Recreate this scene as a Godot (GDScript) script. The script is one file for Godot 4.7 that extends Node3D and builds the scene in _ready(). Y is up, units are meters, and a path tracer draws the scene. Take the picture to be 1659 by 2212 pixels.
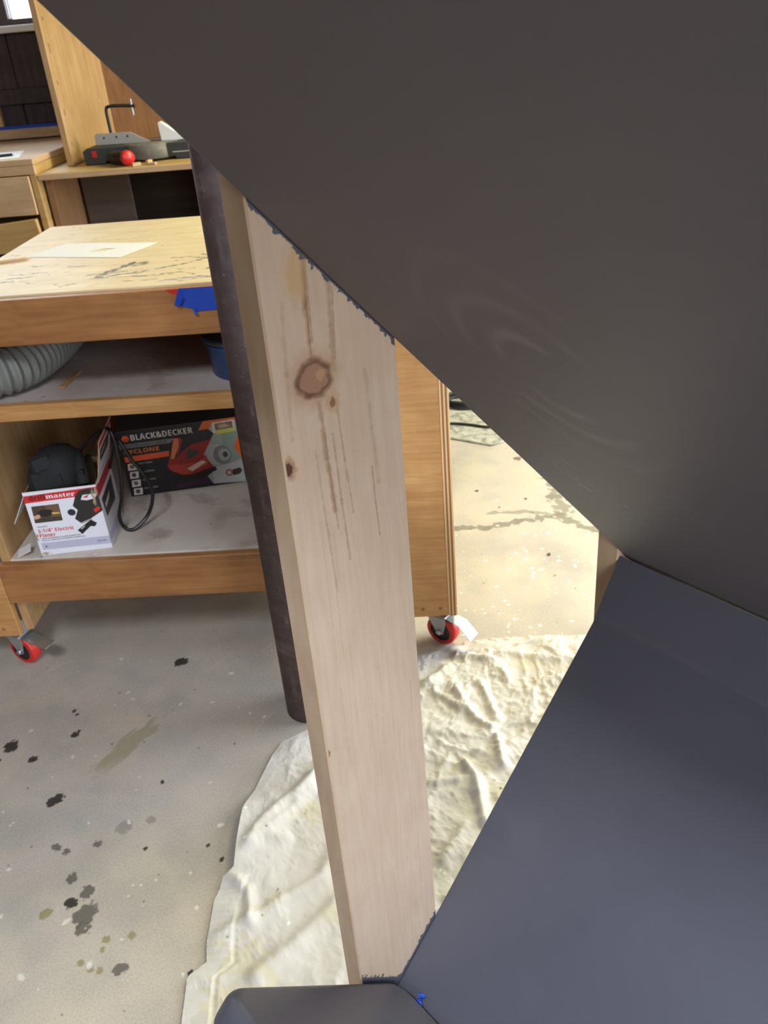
extends Node3D
# A workshop corner: a charcoal slanted-board frame on bare pine posts, a rolling bench, a saw bench, a drop cloth.
# Room frame: x to the right along the rolling bench, y up, z towards the open garage door. Metres.

var M := {}
var taken := {}
var org := {}
var cache := {}
var rng := RandomNumberGenerator.new()

# ------------------------------------------------------------------ meshes
class MB:
	var v := PackedVector3Array()
	var n := PackedVector3Array()
	var t := PackedVector2Array()
	func tri(a, b, c, na, nb, nc, ua = Vector2.ZERO, ub = Vector2.ZERO, uc = Vector2.ZERO):
		if (b - a).cross(c - a).dot(na + nb + nc) > 0.0:
			v.append_array([a, c, b]); n.append_array([na, nc, nb]); t.append_array([ua, uc, ub])
		else:
			v.append_array([a, b, c]); n.append_array([na, nb, nc]); t.append_array([ua, ub, uc])
	func flat(a, b, c, out, ua = Vector2.ZERO, ub = Vector2.ZERO, uc = Vector2.ZERO):
		var k = (b - a).cross(c - a).normalized()
		if k.dot(out) < 0.0:
			k = -k
		tri(a, b, c, k, k, k, ua, ub, uc)
	func quad(a, b, c, d, out, ua = Vector2.ZERO, ub = Vector2.ZERO, uc = Vector2.ZERO, ud = Vector2.ZERO):
		flat(a, b, c, out, ua, ub, uc); flat(a, c, d, out, ua, uc, ud)
	func squad(a, b, c, d, na, nb, nc, nd, ua = Vector2.ZERO, ub = Vector2.ZERO, uc = Vector2.ZERO, ud = Vector2.ZERO):
		tri(a, b, c, na, nb, nc, ua, ub, uc); tri(a, c, d, na, nc, nd, ua, uc, ud)
	func box(lo: Vector3, hi: Vector3, r := 0.001):
		# a box with chamfered edges; the texture runs over x and z (from above), x and y (from the front)
		var c = (lo + hi) / 2; var h = (hi - lo) / 2
		r = minf(r, minf(h.x, minf(h.y, h.z)) * 0.6)
		var f = func(p): return Vector2((p.x + h.x) / (2 * h.x), (p.z + h.z) / (2 * h.z))
		for ax in 3:
			var b1 = (ax + 1) % 3; var b2 = (ax + 2) % 3
			for s in [-1.0, 1.0]:
				var q = []
				for w in [[-1, -1], [1, -1], [1, 1], [-1, 1]]:
					var p = Vector3.ZERO
					p[ax] = s * h[ax]; p[b1] = w[0] * (h[b1] - r); p[b2] = w[1] * (h[b2] - r)
					q.append(p)
				var o = Vector3.ZERO; o[ax] = s
				quad(c + q[0], c + q[1], c + q[2], c + q[3], o, f.call(q[0]), f.call(q[1]), f.call(q[2]), f.call(q[3]))
			for s1 in [-1.0, 1.0]:
				for s2 in [-1.0, 1.0]:
					var q = []
					for e in [[-1, 0], [1, 0], [1, 1], [-1, 1]]:
						var p = Vector3.ZERO
						p[ax] = e[0] * (h[ax] - r)
						p[b1] = s1 * (h[b1] - (r if e[1] == 0 else 0.0)); p[b2] = s2 * (h[b2] - (0.0 if e[1] == 0 else r))
						q.append(p)
					var o = Vector3.ZERO; o[b1] = s1; o[b2] = s2
					quad(c + q[0], c + q[1], c + q[2], c + q[3], o, f.call(q[0]), f.call(q[1]), f.call(q[2]), f.call(q[3]))
		for s in 8:
			var g = Vector3(1 if s & 1 else -1, 1 if s & 2 else -1, 1 if s & 4 else -1)
			var q = []
			for ax in 3:
				var p = g * (h - Vector3(r, r, r)); p[ax] = g[ax] * h[ax]; q.append(p)
			flat(c + q[0], c + q[1], c + q[2], g)
	func done() -> ArrayMesh:
		var a = []; a.resize(Mesh.ARRAY_MAX)
		a[Mesh.ARRAY_VERTEX] = v; a[Mesh.ARRAY_NORMAL] = n; a[Mesh.ARRAY_TEX_UV] = t
		var m := ArrayMesh.new(); m.add_surface_from_arrays(Mesh.PRIMITIVE_TRIANGLES, a); return m

func boxm(size: Vector3, r := 0.001) -> ArrayMesh:
	var key = "%s %s" % [size, r]
	if not cache.has(key):
		var b = MB.new(); b.box(-size / 2, size / 2, r); cache[key] = b.done()
	return cache[key]

# a plate over an outline in x, z (y from 0 to thick) with rounded-over edges
func plate(outline: PackedVector2Array, thick: float, r := 0.004, steps := 4) -> ArrayMesh:
	var b = MB.new(); var k = outline.size()
	if Geometry2D.is_polygon_clockwise(outline):
		outline.reverse()
	var lo = outline[0]; var hi = outline[0]
	for p in outline:
		lo = lo.min(p); hi = hi.max(p)
	var nor = []
	for i in k:
		var e1 = (outline[i] - outline[(i + k - 1) % k]).normalized(); var e2 = (outline[(i + 1) % k] - outline[i]).normalized()
		var n1 = Vector2(e1.y, -e1.x); var n2 = Vector2(e2.y, -e2.x)
		var m = (n1 + n2).normalized()
		nor.append([m, 1.0 / maxf(m.dot(n1), 0.4)])
	r = minf(r, thick * 0.5)
	var rings = []
	for j in steps + 1:
		var a = -PI / 2 + PI / 2 * j / steps
		rings.append([r * (1 - cos(a)), r + r * sin(a), a])
	for j in steps + 1:
		var a = PI / 2 * j / steps
		rings.append([r * (1 - cos(a)), thick - r + r * sin(a), a])
	var at = func(i, g): 
		var p = outline[i % k] - nor[i % k][0] * g[0] * nor[i % k][1]
		return Vector3(p.x, g[1], p.y)
	var nn = func(i, g): return Vector3(nor[i % k][0].x * cos(g[2]), sin(g[2]), nor[i % k][0].y * cos(g[2])).normalized()
	var uv = func(p): return Vector2((p.x - lo.x) / (hi.x - lo.x), (p.z - lo.y) / (hi.y - lo.y))
	for g in rings.size() - 1:
		for i in k:
			var p = [at.call(i, rings[g]), at.call(i + 1, rings[g]), at.call(i + 1, rings[g + 1]), at.call(i, rings[g + 1])]
			b.squad(p[0], p[1], p[2], p[3], nn.call(i, rings[g]), nn.call(i + 1, rings[g]), nn.call(i + 1, rings[g + 1]), nn.call(i, rings[g + 1]), uv.call(p[0]), uv.call(p[1]), uv.call(p[2]), uv.call(p[3]))
	for s in [0, rings.size() - 1]:
		var ring = PackedVector2Array()
		for i in k:
			var p = at.call(i, rings[s]); ring.append(Vector2(p.x, p.z))
		var idx = Geometry2D.triangulate_polygon(ring); var up = Vector3.DOWN if s == 0 else Vector3.UP
		for i in range(0, idx.size(), 3):
			var q = []
			for j in 3:
				q.append(Vector3(ring[idx[i + j]].x, rings[s][1], ring[idx[i + j]].y))
			b.flat(q[0], q[1], q[2], up, uv.call(q[0]), uv.call(q[1]), uv.call(q[2]))
	return b.done()

func rrect(x0, z0, x1, z1, r, seg := 5) -> PackedVector2Array:
	var o = PackedVector2Array()
	for c in [[x1 - r, z1 - r, 0.0], [x0 + r, z1 - r, 0.25], [x0 + r, z0 + r, 0.5], [x1 - r, z0 + r, 0.75]]:
		for j in seg + 1:
			var a = TAU * (c[2] + 0.25 * j / seg)
			o.append(Vector2(c[0] + r * cos(a), c[1] + r * sin(a)))
	return o

func smooth_path(pts: Array, per := 8) -> Array:
	var c := Curve3D.new()
	for i in pts.size():
		var d = (pts[mini(i + 1, pts.size() - 1)] - pts[maxi(i - 1, 0)]) / 6.0
		c.add_point(pts[i], -d, d)
	var o = []
	for i in pts.size() - 1:
		for j in per:
			o.append(c.sample(i, float(j) / per))
	o.append(pts[-1]); return o

func tube(p: Array, rad, sides := 10, cap := true) -> ArrayMesh:
	var b = MB.new(); var up = Vector3.UP; var rings = []
	for i in p.size():
		var d = (p[mini(i + 1, p.size() - 1)] - p[maxi(i - 1, 0)]).normalized()
		if absf(up.dot(d)) > 0.95:
			up = Vector3.RIGHT if absf(d.x) < 0.9 else Vector3.FORWARD
		var s = d.cross(up).normalized(); up = s.cross(d).normalized()
		var r = rad[i] if rad is Array else rad; var ring = []
		for k in sides:
			var a = TAU * k / sides; var o = s * cos(a) + up * sin(a)
			ring.append([p[i] + o * r, o])
		if rad is Array and i > 0 and i < p.size() - 1:
			var dr = (rad[i + 1] - rad[i - 1]) / maxf(p[i + 1].distance_to(p[i - 1]), 1e-5)
			for w in ring:
				w[1] = (w[1] - d * dr).normalized()
		rings.append(ring)
	for i in rings.size() - 1:
		for k in sides:
			var k2 = (k + 1) % sides
			var q = [rings[i][k], rings[i][k2], rings[i + 1][k2], rings[i + 1][k]]
			b.squad(q[0][0], q[1][0], q[2][0], q[3][0], q[0][1], q[1][1], q[2][1], q[3][1])
	if cap:
		for e in [0, rings.size() - 1]:
			var out = (p[0] - p[1]) if e == 0 else (p[-1] - p[-2])
			for k in sides:
				b.flat(p[e], rings[e][k][0], rings[e][(k + 1) % sides][0], out)
	return b.done()

# a profile of (radius, y) turned round y; hard corners where the profile repeats a point
func lathe(prof: Array, segs := 24) -> ArrayMesh:
	var b = MB.new()
	for i in prof.size() - 1:
		var a = prof[i]; var c = prof[i + 1]
		if a.distance_to(c) < 1e-6:
			continue
		var na = _ln(prof, i, true); var nc = _ln(prof, i + 1, false)
		for k in segs:
			var w = [TAU * k / segs, TAU * (k + 1) / segs]; var q = []
			for j in [[a, w[0], na], [a, w[1], na], [c, w[1], nc], [c, w[0], nc]]:
				q.append([Vector3(j[0].x * cos(j[1]), j[0].y, j[0].x * sin(j[1])), Vector3(j[2].x * cos(j[1]), j[2].y, j[2].x * sin(j[1])), Vector2(j[1] / TAU, j[0].y)])
			b.squad(q[0][0], q[1][0], q[2][0], q[3][0], q[0][1], q[1][1], q[2][1], q[3][1], q[0][2], q[1][2], q[2][2], q[3][2])
	return b.done()

func _ln(prof, i, forward) -> Vector2:
	var s = Vector2.ZERO
	for e in [[i - 1, i], [i, i + 1]]:
		if e[0] < 0 or e[1] >= prof.size():
			continue
		var d = prof[e[1]] - prof[e[0]]
		if d.length() < 1e-6:
			# hard corner: only the side asked for
			var f = prof[i + 1] - prof[i] if forward and i + 1 < prof.size() and e[0] == i - 1 else prof[i] - prof[i - 1]
			return Vector2(f.y, -f.x).normalized()
		s += Vector2(d.y, -d.x).normalized()
	return s.normalized()

# ------------------------------------------------------------------ nodes
func numbered(called: String) -> String:
	taken[called] = taken.get(called, -1) + 1
	return called if taken[called] == 0 else "%s_%03d" % [called, taken[called]]

func tag(o, label, category, group = ""):
	o.set_meta("label", label); o.set_meta("category", category)
	if group != "":
		o.set_meta("group", group)
	return o

func thing(called, label, category, at := Vector3.ZERO, turn := 0.0) -> Node3D:
	var o := Node3D.new(); o.name = numbered(called); add_child(o, true)
	o.position = at; o.rotation.y = turn; org[o] = at
	return tag(o, label, category)

func structure(called) -> Node3D:
	var o := Node3D.new(); o.name = called; add_child(o, true); o.set_meta("kind", "structure"); org[o] = Vector3.ZERO
	return o

func part(called, mesh, m, parent = null, at := Vector3.ZERO, rot := Vector3.ZERO) -> MeshInstance3D:
	var o := MeshInstance3D.new(); o.mesh = mesh; o.material_override = m
	if parent == null:
		o.name = numbered(called); add_child(o, true)
	else:
		o.name = called; parent.add_child(o, true)
	o.position = at; o.rotation_degrees = rot
	return o

# a chamfered box between two corners given in the room frame, under a thing that is not turned
func bx(parent, called, lo: Vector3, hi: Vector3, m, r := 0.001) -> MeshInstance3D:
	var o = part(called, boxm((hi - lo).abs(), r), m, parent, (lo + hi) / 2 - org[parent])
	org[o] = (lo + hi) / 2
	return o

# ------------------------------------------------------------------ pictures
func noise(seed_: int, freq: float, w: int, h: int, oct := 3, type := FastNoiseLite.TYPE_SIMPLEX_SMOOTH) -> PackedByteArray:
	var f := FastNoiseLite.new(); f.seed = seed_; f.frequency = freq; f.noise_type = type; f.fractal_octaves = oct
	var im = f.get_seamless_image(w, h); im.convert(Image.FORMAT_L8)
	return im.get_data()

func stretched(seed_: int, freq: float, w: int, h: int, sx: int, sy: int, oct := 3) -> PackedByteArray:
	var f := FastNoiseLite.new(); f.seed = seed_; f.frequency = freq; f.noise_type = FastNoiseLite.TYPE_SIMPLEX_SMOOTH; f.fractal_octaves = oct
	var im = f.get_seamless_image(maxi(w / sx, 8), maxi(h / sy, 8)); im.convert(Image.FORMAT_L8); im.resize(w, h, Image.INTERPOLATE_CUBIC)
	return im.get_data()

func wood_image(seed_: int, w: int, h: int, light: Color, dark: Color, along_u: bool, coarse := 0.7, fine := 0.3, blot := 0.25) -> Image:
	var sx = 14 if along_u else 1; var sy = 1 if along_u else 14
	var a = stretched(seed_, 0.02, w, h, sx, sy, 3); var b = stretched(seed_ + 7, 0.12, w, h, sx * 2, sy * 2, 2); var c = noise(seed_ + 13, 0.008, w, h, 3)
	var d = PackedByteArray(); d.resize(w * h * 3)
	for i in w * h:
		var g = a[i] / 255.0
		g = absf(fposmod(g * 5.0, 2.0) - 1.0) * 0.5 + g * 0.5
		var k = clampf(g * coarse + (b[i] / 255.0) * fine + (c[i] / 255.0 - 0.5) * blot, 0, 1)
		d[i * 3] = int(255 * lerpf(light.r, dark.r, k)); d[i * 3 + 1] = int(255 * lerpf(light.g, dark.g, k)); d[i * 3 + 2] = int(255 * lerpf(light.b, dark.b, k))
	return Image.create_from_data(w, h, false, Image.FORMAT_RGB8, d)

func mottled(seed_: int, w: int, h: int, cols: Array, freqs: Array, amps: Array) -> Image:
	# a base colour and colours mixed in where noises run high
	var ns = []
	for i in freqs.size():
		ns.append(noise(seed_ + i * 11, freqs[i], w, h, 4))
	var d = PackedByteArray(); d.resize(w * h * 3)
	for i in w * h:
		var c: Color = cols[0]
		for k in ns.size():
			c = c.lerp(cols[k + 1], clampf((ns[k][i] / 255.0 - 0.45) * 2.2, 0, 1) * amps[k])
		d[i * 3] = int(255 * c.r); d[i * 3 + 1] = int(255 * c.g); d[i * 3 + 2] = int(255 * c.b)
	return Image.create_from_data(w, h, false, Image.FORMAT_RGB8, d)

func blob(im: Image, x: float, y: float, rx: float, ry: float, c: Color, alpha: float, jag := 0.3, seed_ := 1, turn := 0.0, soft := 0.15):
	var f := FastNoiseLite.new(); f.seed = seed_; f.frequency = 0.5; f.fractal_octaves = 2
	var R = int(maxf(rx, ry) * 1.6) + 2; var w = im.get_width(); var h = im.get_height()
	for j in range(maxi(0, int(y) - R), mini(h, int(y) + R + 1)):
		for i in range(maxi(0, int(x) - R), mini(w, int(x) + R + 1)):
			var p = Vector2(i - x, j - y).rotated(-turn) / Vector2(rx, ry); var l = p.length()
			if l > 1.6:
				continue
			var e = 1.0 + jag * f.get_noise_2d(p.x * 2.2 + seed_ * 3.1, p.y * 2.2) * 1.05 - l
			var a = clampf(e / soft + 0.5, 0, 1) * alpha
			if a > 0.003:
				im.set_pixel(i, j, im.get_pixel(i, j).lerp(c, a))

func stroke(im: Image, pts: Array, width: float, c: Color, alpha: float, jag := 0.4, seed_ := 5, soft := 0.25):
	var f := FastNoiseLite.new(); f.seed = seed_; f.frequency = 0.045; f.fractal_octaves = 2
	for s in pts.size() - 1:
		var a: Vector2 = pts[s]; var b: Vector2 = pts[s + 1]
		var lo = (a.min(b) - Vector2(width, width) * 2).floor(); var hi = (a.max(b) + Vector2(width, width) * 2).ceil()
		for j in range(maxi(0, int(lo.y)), mini(im.get_height(), int(hi.y))):
			for i in range(maxi(0, int(lo.x)), mini(im.get_width(), int(hi.x))):
				var p = Vector2(i, j); var l = p.distance_to(Geometry2D.get_closest_point_to_segment(p, a, b))
				var k = clampf((width * (1.0 + jag * 2.0 * f.get_noise_2d(i, j)) - l) / maxf(width * soft, 0.7), 0, 1) * alpha
				if k > 0.003:
					im.set_pixel(i, j, im.get_pixel(i, j).lerp(c, k))

func fill_poly(im: Image, pts: Array, c: Color):
	# points from 0 to 1 over the picture
	var w = im.get_width(); var h = im.get_height(); var q = []
	for p in pts:
		q.append(Vector2(p[0] * w, p[1] * h))
	for y in h:
		var xs = []
		for i in q.size():
			var a = q[i]; var b = q[(i + 1) % q.size()]
			if (a.y <= y + 0.5) != (b.y <= y + 0.5):
				xs.append(a.x + (y + 0.5 - a.y) / (b.y - a.y) * (b.x - a.x))
		xs.sort()
		for i in range(0, xs.size() - 1, 2):
			var x0 = clampi(int(xs[i]), 0, w); var x1 = clampi(int(xs[i + 1] + 0.5), 0, w)
			im.fill_rect(Rect2i(x0, y, x1 - x0, 1), c)

func ring_of(cx, cy, rx, ry, k := 20) -> Array:
	var o = []
	for i in k:
		o.append([cx + rx * cos(TAU * i / k), cy + ry * sin(TAU * i / k)])
	return o

func tex(im: Image) -> ImageTexture:
	return ImageTexture.create_from_image(im)

# ------------------------------------------------------------------ materials
func mat(c: Color, rough := 0.6, metal := 0.0) -> StandardMaterial3D:
	var m := StandardMaterial3D.new(); m.albedo_color = c; m.roughness = rough; m.metallic = metal
	return m

func tri_mat(im: Image, metres: float, rough := 0.6) -> StandardMaterial3D:
	var m := StandardMaterial3D.new(); m.albedo_texture = tex(im); m.roughness = rough
	m.uv1_triplanar = true; m.uv1_scale = Vector3.ONE / metres
	return m

func uv_mat(im: Image, rough := 0.6) -> StandardMaterial3D:
	var m := StandardMaterial3D.new(); m.albedo_texture = tex(im); m.roughness = rough; m.texture_repeat = false
	return m

func rgb(r, g, b) -> Color:
	return Color8(r, g, b)

func make_materials():
	M.ply_h = tri_mat(wood_image(11, 512, 512, rgb(172, 120, 70), rgb(128, 82, 44), true, 0.55, 0.25, 0.45), 0.55, 0.5)
	M.ply_v = tri_mat(wood_image(12, 512, 512, rgb(208, 160, 100), rgb(160, 108, 58), false, 0.55, 0.25, 0.4), 0.5, 0.5)
	M.leg_h = tri_mat(wood_image(14, 512, 512, rgb(206, 158, 102), rgb(164, 114, 62), true, 0.6, 0.3, 0.3), 0.42, 0.45)
	M.pale_h = tri_mat(wood_image(15, 512, 512, rgb(206, 174, 134), rgb(168, 132, 90), true, 0.5, 0.3, 0.3), 0.6, 0.6)
	M.pale_v = tri_mat(wood_image(16, 512, 512, rgb(192, 158, 112), rgb(152, 116, 72), false, 0.5, 0.3, 0.35), 0.6, 0.6)
	M.brown_v = tri_mat(wood_image(17, 512, 512, rgb(152, 112, 74), rgb(108, 76, 46), false, 0.5, 0.3, 0.35), 0.6, 0.6)
	M.yellow_h = tri_mat(wood_image(18, 256, 256, rgb(200, 164, 104), rgb(164, 128, 72), true, 0.5, 0.3, 0.3), 0.5, 0.55)
	M.dark_board = tri_mat(wood_image(19, 256, 256, rgb(92, 76, 60), rgb(64, 52, 42), true, 0.5, 0.3, 0.3), 0.6, 0.8)
	M.plank = tri_mat(wood_image(20, 256, 512, rgb(72, 60, 58), rgb(38, 32, 32), false, 0.5, 0.4, 0.4), 0.5, 0.7)
	M.ply_dark = mat(rgb(150, 100, 58), 0.6)
	M.ply_light = mat(rgb(226, 190, 138), 0.6)
	M.pine = tri_mat(wood_image(21, 256, 1024, rgb(194, 168, 140), rgb(172, 144, 115), false, 0.6, 0.3, 0.2), 0.5, 0.6)
	M.steel = mat(rgb(196, 200, 202), 0.35, 0.9)
	M.steel_dull = mat(rgb(170, 172, 172), 0.45, 0.8)
	M.red_tyre = mat(rgb(200, 44, 36), 0.4)
	M.black = mat(rgb(26, 26, 27), 0.55)
	M.black_gloss = mat(rgb(20, 20, 21), 0.3)
	M.dark_grey = mat(rgb(62, 64, 62), 0.55)
	M.blue_tape = mat(rgb(26, 68, 176), 0.55)
	M.red = mat(rgb(196, 40, 34), 0.4)
	M.paper = mat(rgb(232, 228, 222), 0.8)
	M.white = mat(rgb(225, 222, 216), 0.7)
	M.tool_black = mat(rgb(24, 24, 25), 0.8)
	M.card = mat(rgb(176, 142, 104), 0.85)
	M.alu = mat(rgb(196, 192, 184), 0.45, 0.6)
	M.wall = tri_mat(mottled(60, 256, 256, [rgb(112, 98, 84), rgb(96, 82, 70)], [0.02], [0.7]), 1.2, 0.85)
	M.ceil = tri_mat(mottled(62, 256, 256, [rgb(138, 126, 112), rgb(122, 108, 94)], [0.02], [0.7]), 1.4, 0.9)

# ------------------------------------------------------------------ scene
func _ready():
	rng.seed = 4
	setup_view()
	make_materials()
	room()
	frame_shelf()
	cart()
	on_the_cart()
	saw_bench()
	cabinet()
	pole()
	drop_cloth()
	far_floor()

func setup_view():
	var cam := Camera3D.new(); cam.name = "camera"
	var b := Basis(Vector3(0.997, -0.075, -0.022), Vector3(0.054, 0.863, -0.503), Vector3(0.057, 0.5, 0.864)).orthonormalized()
	cam.transform = Transform3D(b, Vector3(1.002, 1.30, 1.618))
	cam.fov = 61.63; cam.near = 0.02; cam.far = 60.0
	var ca := CameraAttributesPhysical.new(); ca.frustum_focal_length = 20.115; ca.frustum_focus_distance = 0.95; ca.exposure_aperture = 9.0; ca.frustum_near = 0.02; ca.frustum_far = 60.0
	cam.attributes = ca
	add_child(cam); cam.current = true
	var env := Environment.new()
	var sm := ProceduralSkyMaterial.new()
	sm.sky_top_color = Color(0.86, 0.92, 1.0); sm.sky_horizon_color = Color(0.95, 0.97, 1.0); sm.sky_curve = 0.2
	sm.ground_bottom_color = Color(0.42, 0.41, 0.4); sm.ground_horizon_color = Color(0.5, 0.5, 0.5)
	sm.sky_energy_multiplier = 1.0
	var sky := Sky.new(); sky.sky_material = sm
	env.background_mode = Environment.BG_SKY; env.sky = sky; env.background_energy_multiplier = 9.5
	env.tonemap_mode = Environment.TONE_MAPPER_LINEAR; env.tonemap_exposure = 1.5
	env.sdfgi_enabled = true; env.ssao_enabled = true; env.ssil_enabled = true
	var we := WorldEnvironment.new(); we.name = "world_environment"; we.environment = env; add_child(we)

func lamp(at: Vector3, turn: float, energy: float, tint: Color, deep: float, label: String):
	# a ceiling strip lamp: sheet-metal housing, two glowing tubes, and a light of the same size below them
	var t = thing("strip_lamp", label, "lamp", at, turn)
	part("housing", boxm(Vector3(1.2, 0.05, deep + 0.04), 0.004), M.white, t, Vector3(0, 0.045, 0))
	var g := mat(Color(1, 0.95, 0.82), 0.5); g.emission_enabled = true; g.emission = tint; g.emission_energy_multiplier = 2.0
	var tubes = 2 if deep < 0.3 else 4
	for k in tubes:
		var s = (k + 0.5) / tubes - 0.5
		var p = []
		for i in 9:
			p.append(Vector3(-0.57 + 1.14 * i / 8.0, 0.0, s * deep))
		part("lamp_tube", tube(p, 0.013, 10), g, t)
	var l := AreaLight3D.new(); l.name = "strip_lamp_light"; l.area_size = Vector2(1.15, deep); l.light_color = tint; l.light_energy = energy
	l.shadow_enabled = true; l.area_range = 12.0
	l.rotation_degrees = Vector3(-90, 0, 0); l.position = Vector3(0, -0.02, 0); t.add_child(l)

func room():
	# floor: the middle piece carries the stains where they lie, the rest the same concrete
	var X0 = -0.5; var X1 = 1.75; var Z0 = -1.7; var Z1 = 1.2
	var W = 1400; var H = 1804
	var base = mottled(31, 700, 902, [rgb(176, 165, 150), rgb(152, 143, 131), rgb(186, 173, 153), rgb(146, 144, 138)], [0.006, 0.012, 0.02], [0.9, 0.8, 0.35])
	base.resize(W, H, Image.INTERPOLATE_CUBIC)
	var sc = W / (X1 - X0)
	var at = func(x, z): return Vector2((x - X0) * sc, (z - Z0) * sc)
	# sand and cement grains
	var grain = noise(77, 0.35, 512, 512, 2)
	var pale_grain = rgb(206, 197, 182); var dark_grain = rgb(108, 101, 92)
	for j in H:
		for i in W:
			var k = grain[(j % 512) * 512 + i % 512] / 255.0 - 0.5
			base.set_pixel(i, j, base.get_pixel(i, j).lerp(pale_grain if k > 0 else dark_grain, minf(absf(k) * 0.45, 1.0)))
	var black = rgb(44, 40, 34); var olive = rgb(128, 118, 78); var grey = rgb(112, 106, 98)
	for s in [[0.221, 0.443, 0.016, 0], [0.068, 0.291, 0.016, 0], [0.132, 0.332, 0.010, 0], [0.381, 0.034, 0.015, 0], [0.200, 0.264, 0.008, 0], [0.205, 0.252, 0.004, 0], [0.173, 0.188, 0.005, 0], [0.183, 0.2, 0.004, 0],
			[0.429, 0.406, 0.005, 0], [0.334, 0.676, 0.011, 0], [0.317, 0.626, 0.010, 2], [0.356, 0.654, 0.013, 2], [0.367, 0.699, 0.021, 2], [0.370, 0.725, 0.014, 2], [0.295, 0.694, 0.011, 1], [0.458, 0.797, 0.014, 2],
			[0.578, 0.812, 0.009, 0], [0.418, 0.746, 0.007, 1], [0.460, 0.740, 0.007, 1], [0.417, 0.764, 0.006, 1], [0.388, 0.787, 0.006, 1], [0.407, 0.797, 0.006, 1], [0.424, 0.8, 0.006, 1], [0.264, 0.557, 0.010, 2],
			[0.288, 0.567, 0.007, 2], [0.342, 0.552, 0.008, 2], [0.381, 0.515, 0.017, 3], [0.43, 0.5, 0.009, 3], [0.437, 0.566, 0.004, 0], [0.586, 0.595, 0.005, 0], [0.554, 0.563, 0.004, 0], [0.06, 0.33, 0.004, 0],
			[1.309, -0.351, 0.007, 0], [1.141, -0.729, 0.006, 0], [1.284, -0.663, 0.005, 0], [1.410, -0.903, 0.015, 3], [1.290, -0.935, 0.014, 2], [1.2, -0.62, 0.004, 0], [1.31, -0.25, 0.005, 1]]:
		var p = at.call(s[0], s[1]); var r = s[2] * sc
		var col = [black, olive, rgb(84, 78, 70), grey][s[3]]
		blob(base, p.x, p.y, r * rng.randf_range(0.9, 1.15), r * rng.randf_range(0.7, 1.0), col, [0.92, 0.75, 0.8, 0.5][s[3]], 0.45, rng.randi_range(1, 999), rng.randf() * 3, 0.2)
	# a long oily smear, a tan ring, sealed cracks
	blob(base, at.call(0.335, 0.29).x, at.call(0.335, 0.29).y, 0.075 * sc, 0.022 * sc, rgb(140, 130, 100), 0.6, 0.5, 41, -0.95, 0.35)
	blob(base, at.call(0.302, 0.35).x, at.call(0.302, 0.35).y, 0.04 * sc, 0.02 * sc, rgb(148, 138, 112), 0.5, 0.6, 43, -0.8, 0.5)
	var crack = rgb(118, 112, 98)
	var line = func(pts, wd, al, sd): 
		var q = []
		for p in pts:
			q.append(at.call(p[0], p[1]))
		stroke(base, q, wd * sc, crack, al, 0.6, sd)
	line.call([[0.98, -0.515], [1.052, -0.511], [1.152, -0.506], [1.261, -0.534], [1.358, -0.558], [1.459, -0.454], [1.6, -0.33]], 0.014, 0.85, 3)
	line.call([[1.37, -0.78], [1.384, -0.731], [1.375, -0.66], [1.390, -0.573]], 0.022, 0.7, 4)
	line.call([[1.17, -0.59], [1.294, -0.584], [1.358, -0.558]], 0.008, 0.6, 6)
	line.call([[0.6, -0.46], [0.98, -0.515]], 0.012, 0.7, 8)
	# paint drips and specks
	for i in 620:
		var p = Vector2(rng.randf() * W, rng.randf() * H); var r = rng.randf_range(0.7, 1.8)
		blob(base, p.x, p.y, r, r * 0.8, rgb(216, 212, 200) if rng.randf() < 0.6 else rgb(86, 80, 70), 0.7, 0.3, i, rng.randf() * 3, 0.6)
	for i in 95:
		var p = at.call(rng.randf_range(1.02, 1.5), -0.36 + rng.randfn(0.0, 0.16) + 0.14); var r = rng.randf_range(0.9, 3.2)
		blob(base, p.x, p.y, r * 1.2, r * 0.8, rgb(232, 228, 214), 0.9, 0.5, i + 50, rng.randf() * 3, 0.4)
	for i in 26:
		var p = at.call(rng.randf_range(0.05, 0.62), rng.randf_range(-0.02, 0.85)); var r = rng.randf_range(1.5, 3.6)
		blob(base, p.x, p.y, r * 1.3, r * 0.8, rgb(214, 210, 200), 0.75, 0.5, i + 350, rng.randf() * 3, 0.4)
	for i in 16:   # scratches
		var p = at.call(rng.randf_range(0.0, 0.6), rng.randf_range(0.0, 0.4)); var d = Vector2.from_angle(rng.randf_range(-1.2, -0.6)) * rng.randf_range(15, 60)
		stroke(base, [p, p + d], 0.8, rgb(196, 192, 184), 0.5, 0.2, i)
	var fm = uv_mat(base, 0.62)
	var rest = tri_mat(mottled(31, 512, 512, [rgb(170, 161, 149), rgb(152, 145, 134), rgb(182, 170, 150)], [0.008, 0.015], [0.75, 0.6]), 1.6, 0.65)
	var RX0 = -2.2; var RX1 = 3.3; var RZ0 = -1.78; var RZ1 = 2.75
	var m := ArrayMesh.new(); var b = MB.new()
	b.quad(Vector3(X0, 0, Z0), Vector3(X1, 0, Z0), Vector3(X1, 0, Z1), Vector3(X0, 0, Z1), Vector3.UP, Vector2(0, 0), Vector2(1, 0), Vector2(1, 1), Vector2(0, 1))
	var c = MB.new()
	for q in [[RX0, RZ0, RX1, Z0], [RX0, Z1, RX1, RZ1], [RX0, Z0, X0, Z1], [X1, Z0, RX1, Z1]]:
		c.quad(Vector3(q[0], 0, q[1]), Vector3(q[2], 0, q[1]), Vector3(q[2], 0, q[3]), Vector3(q[0], 0, q[3]), Vector3.UP)
	c.quad(Vector3(RX0, -0.12, RZ0), Vector3(RX1, -0.12, RZ0), Vector3(RX1, -0.12, RZ1), Vector3(RX0, -0.12, RZ1), Vector3.DOWN)
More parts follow.
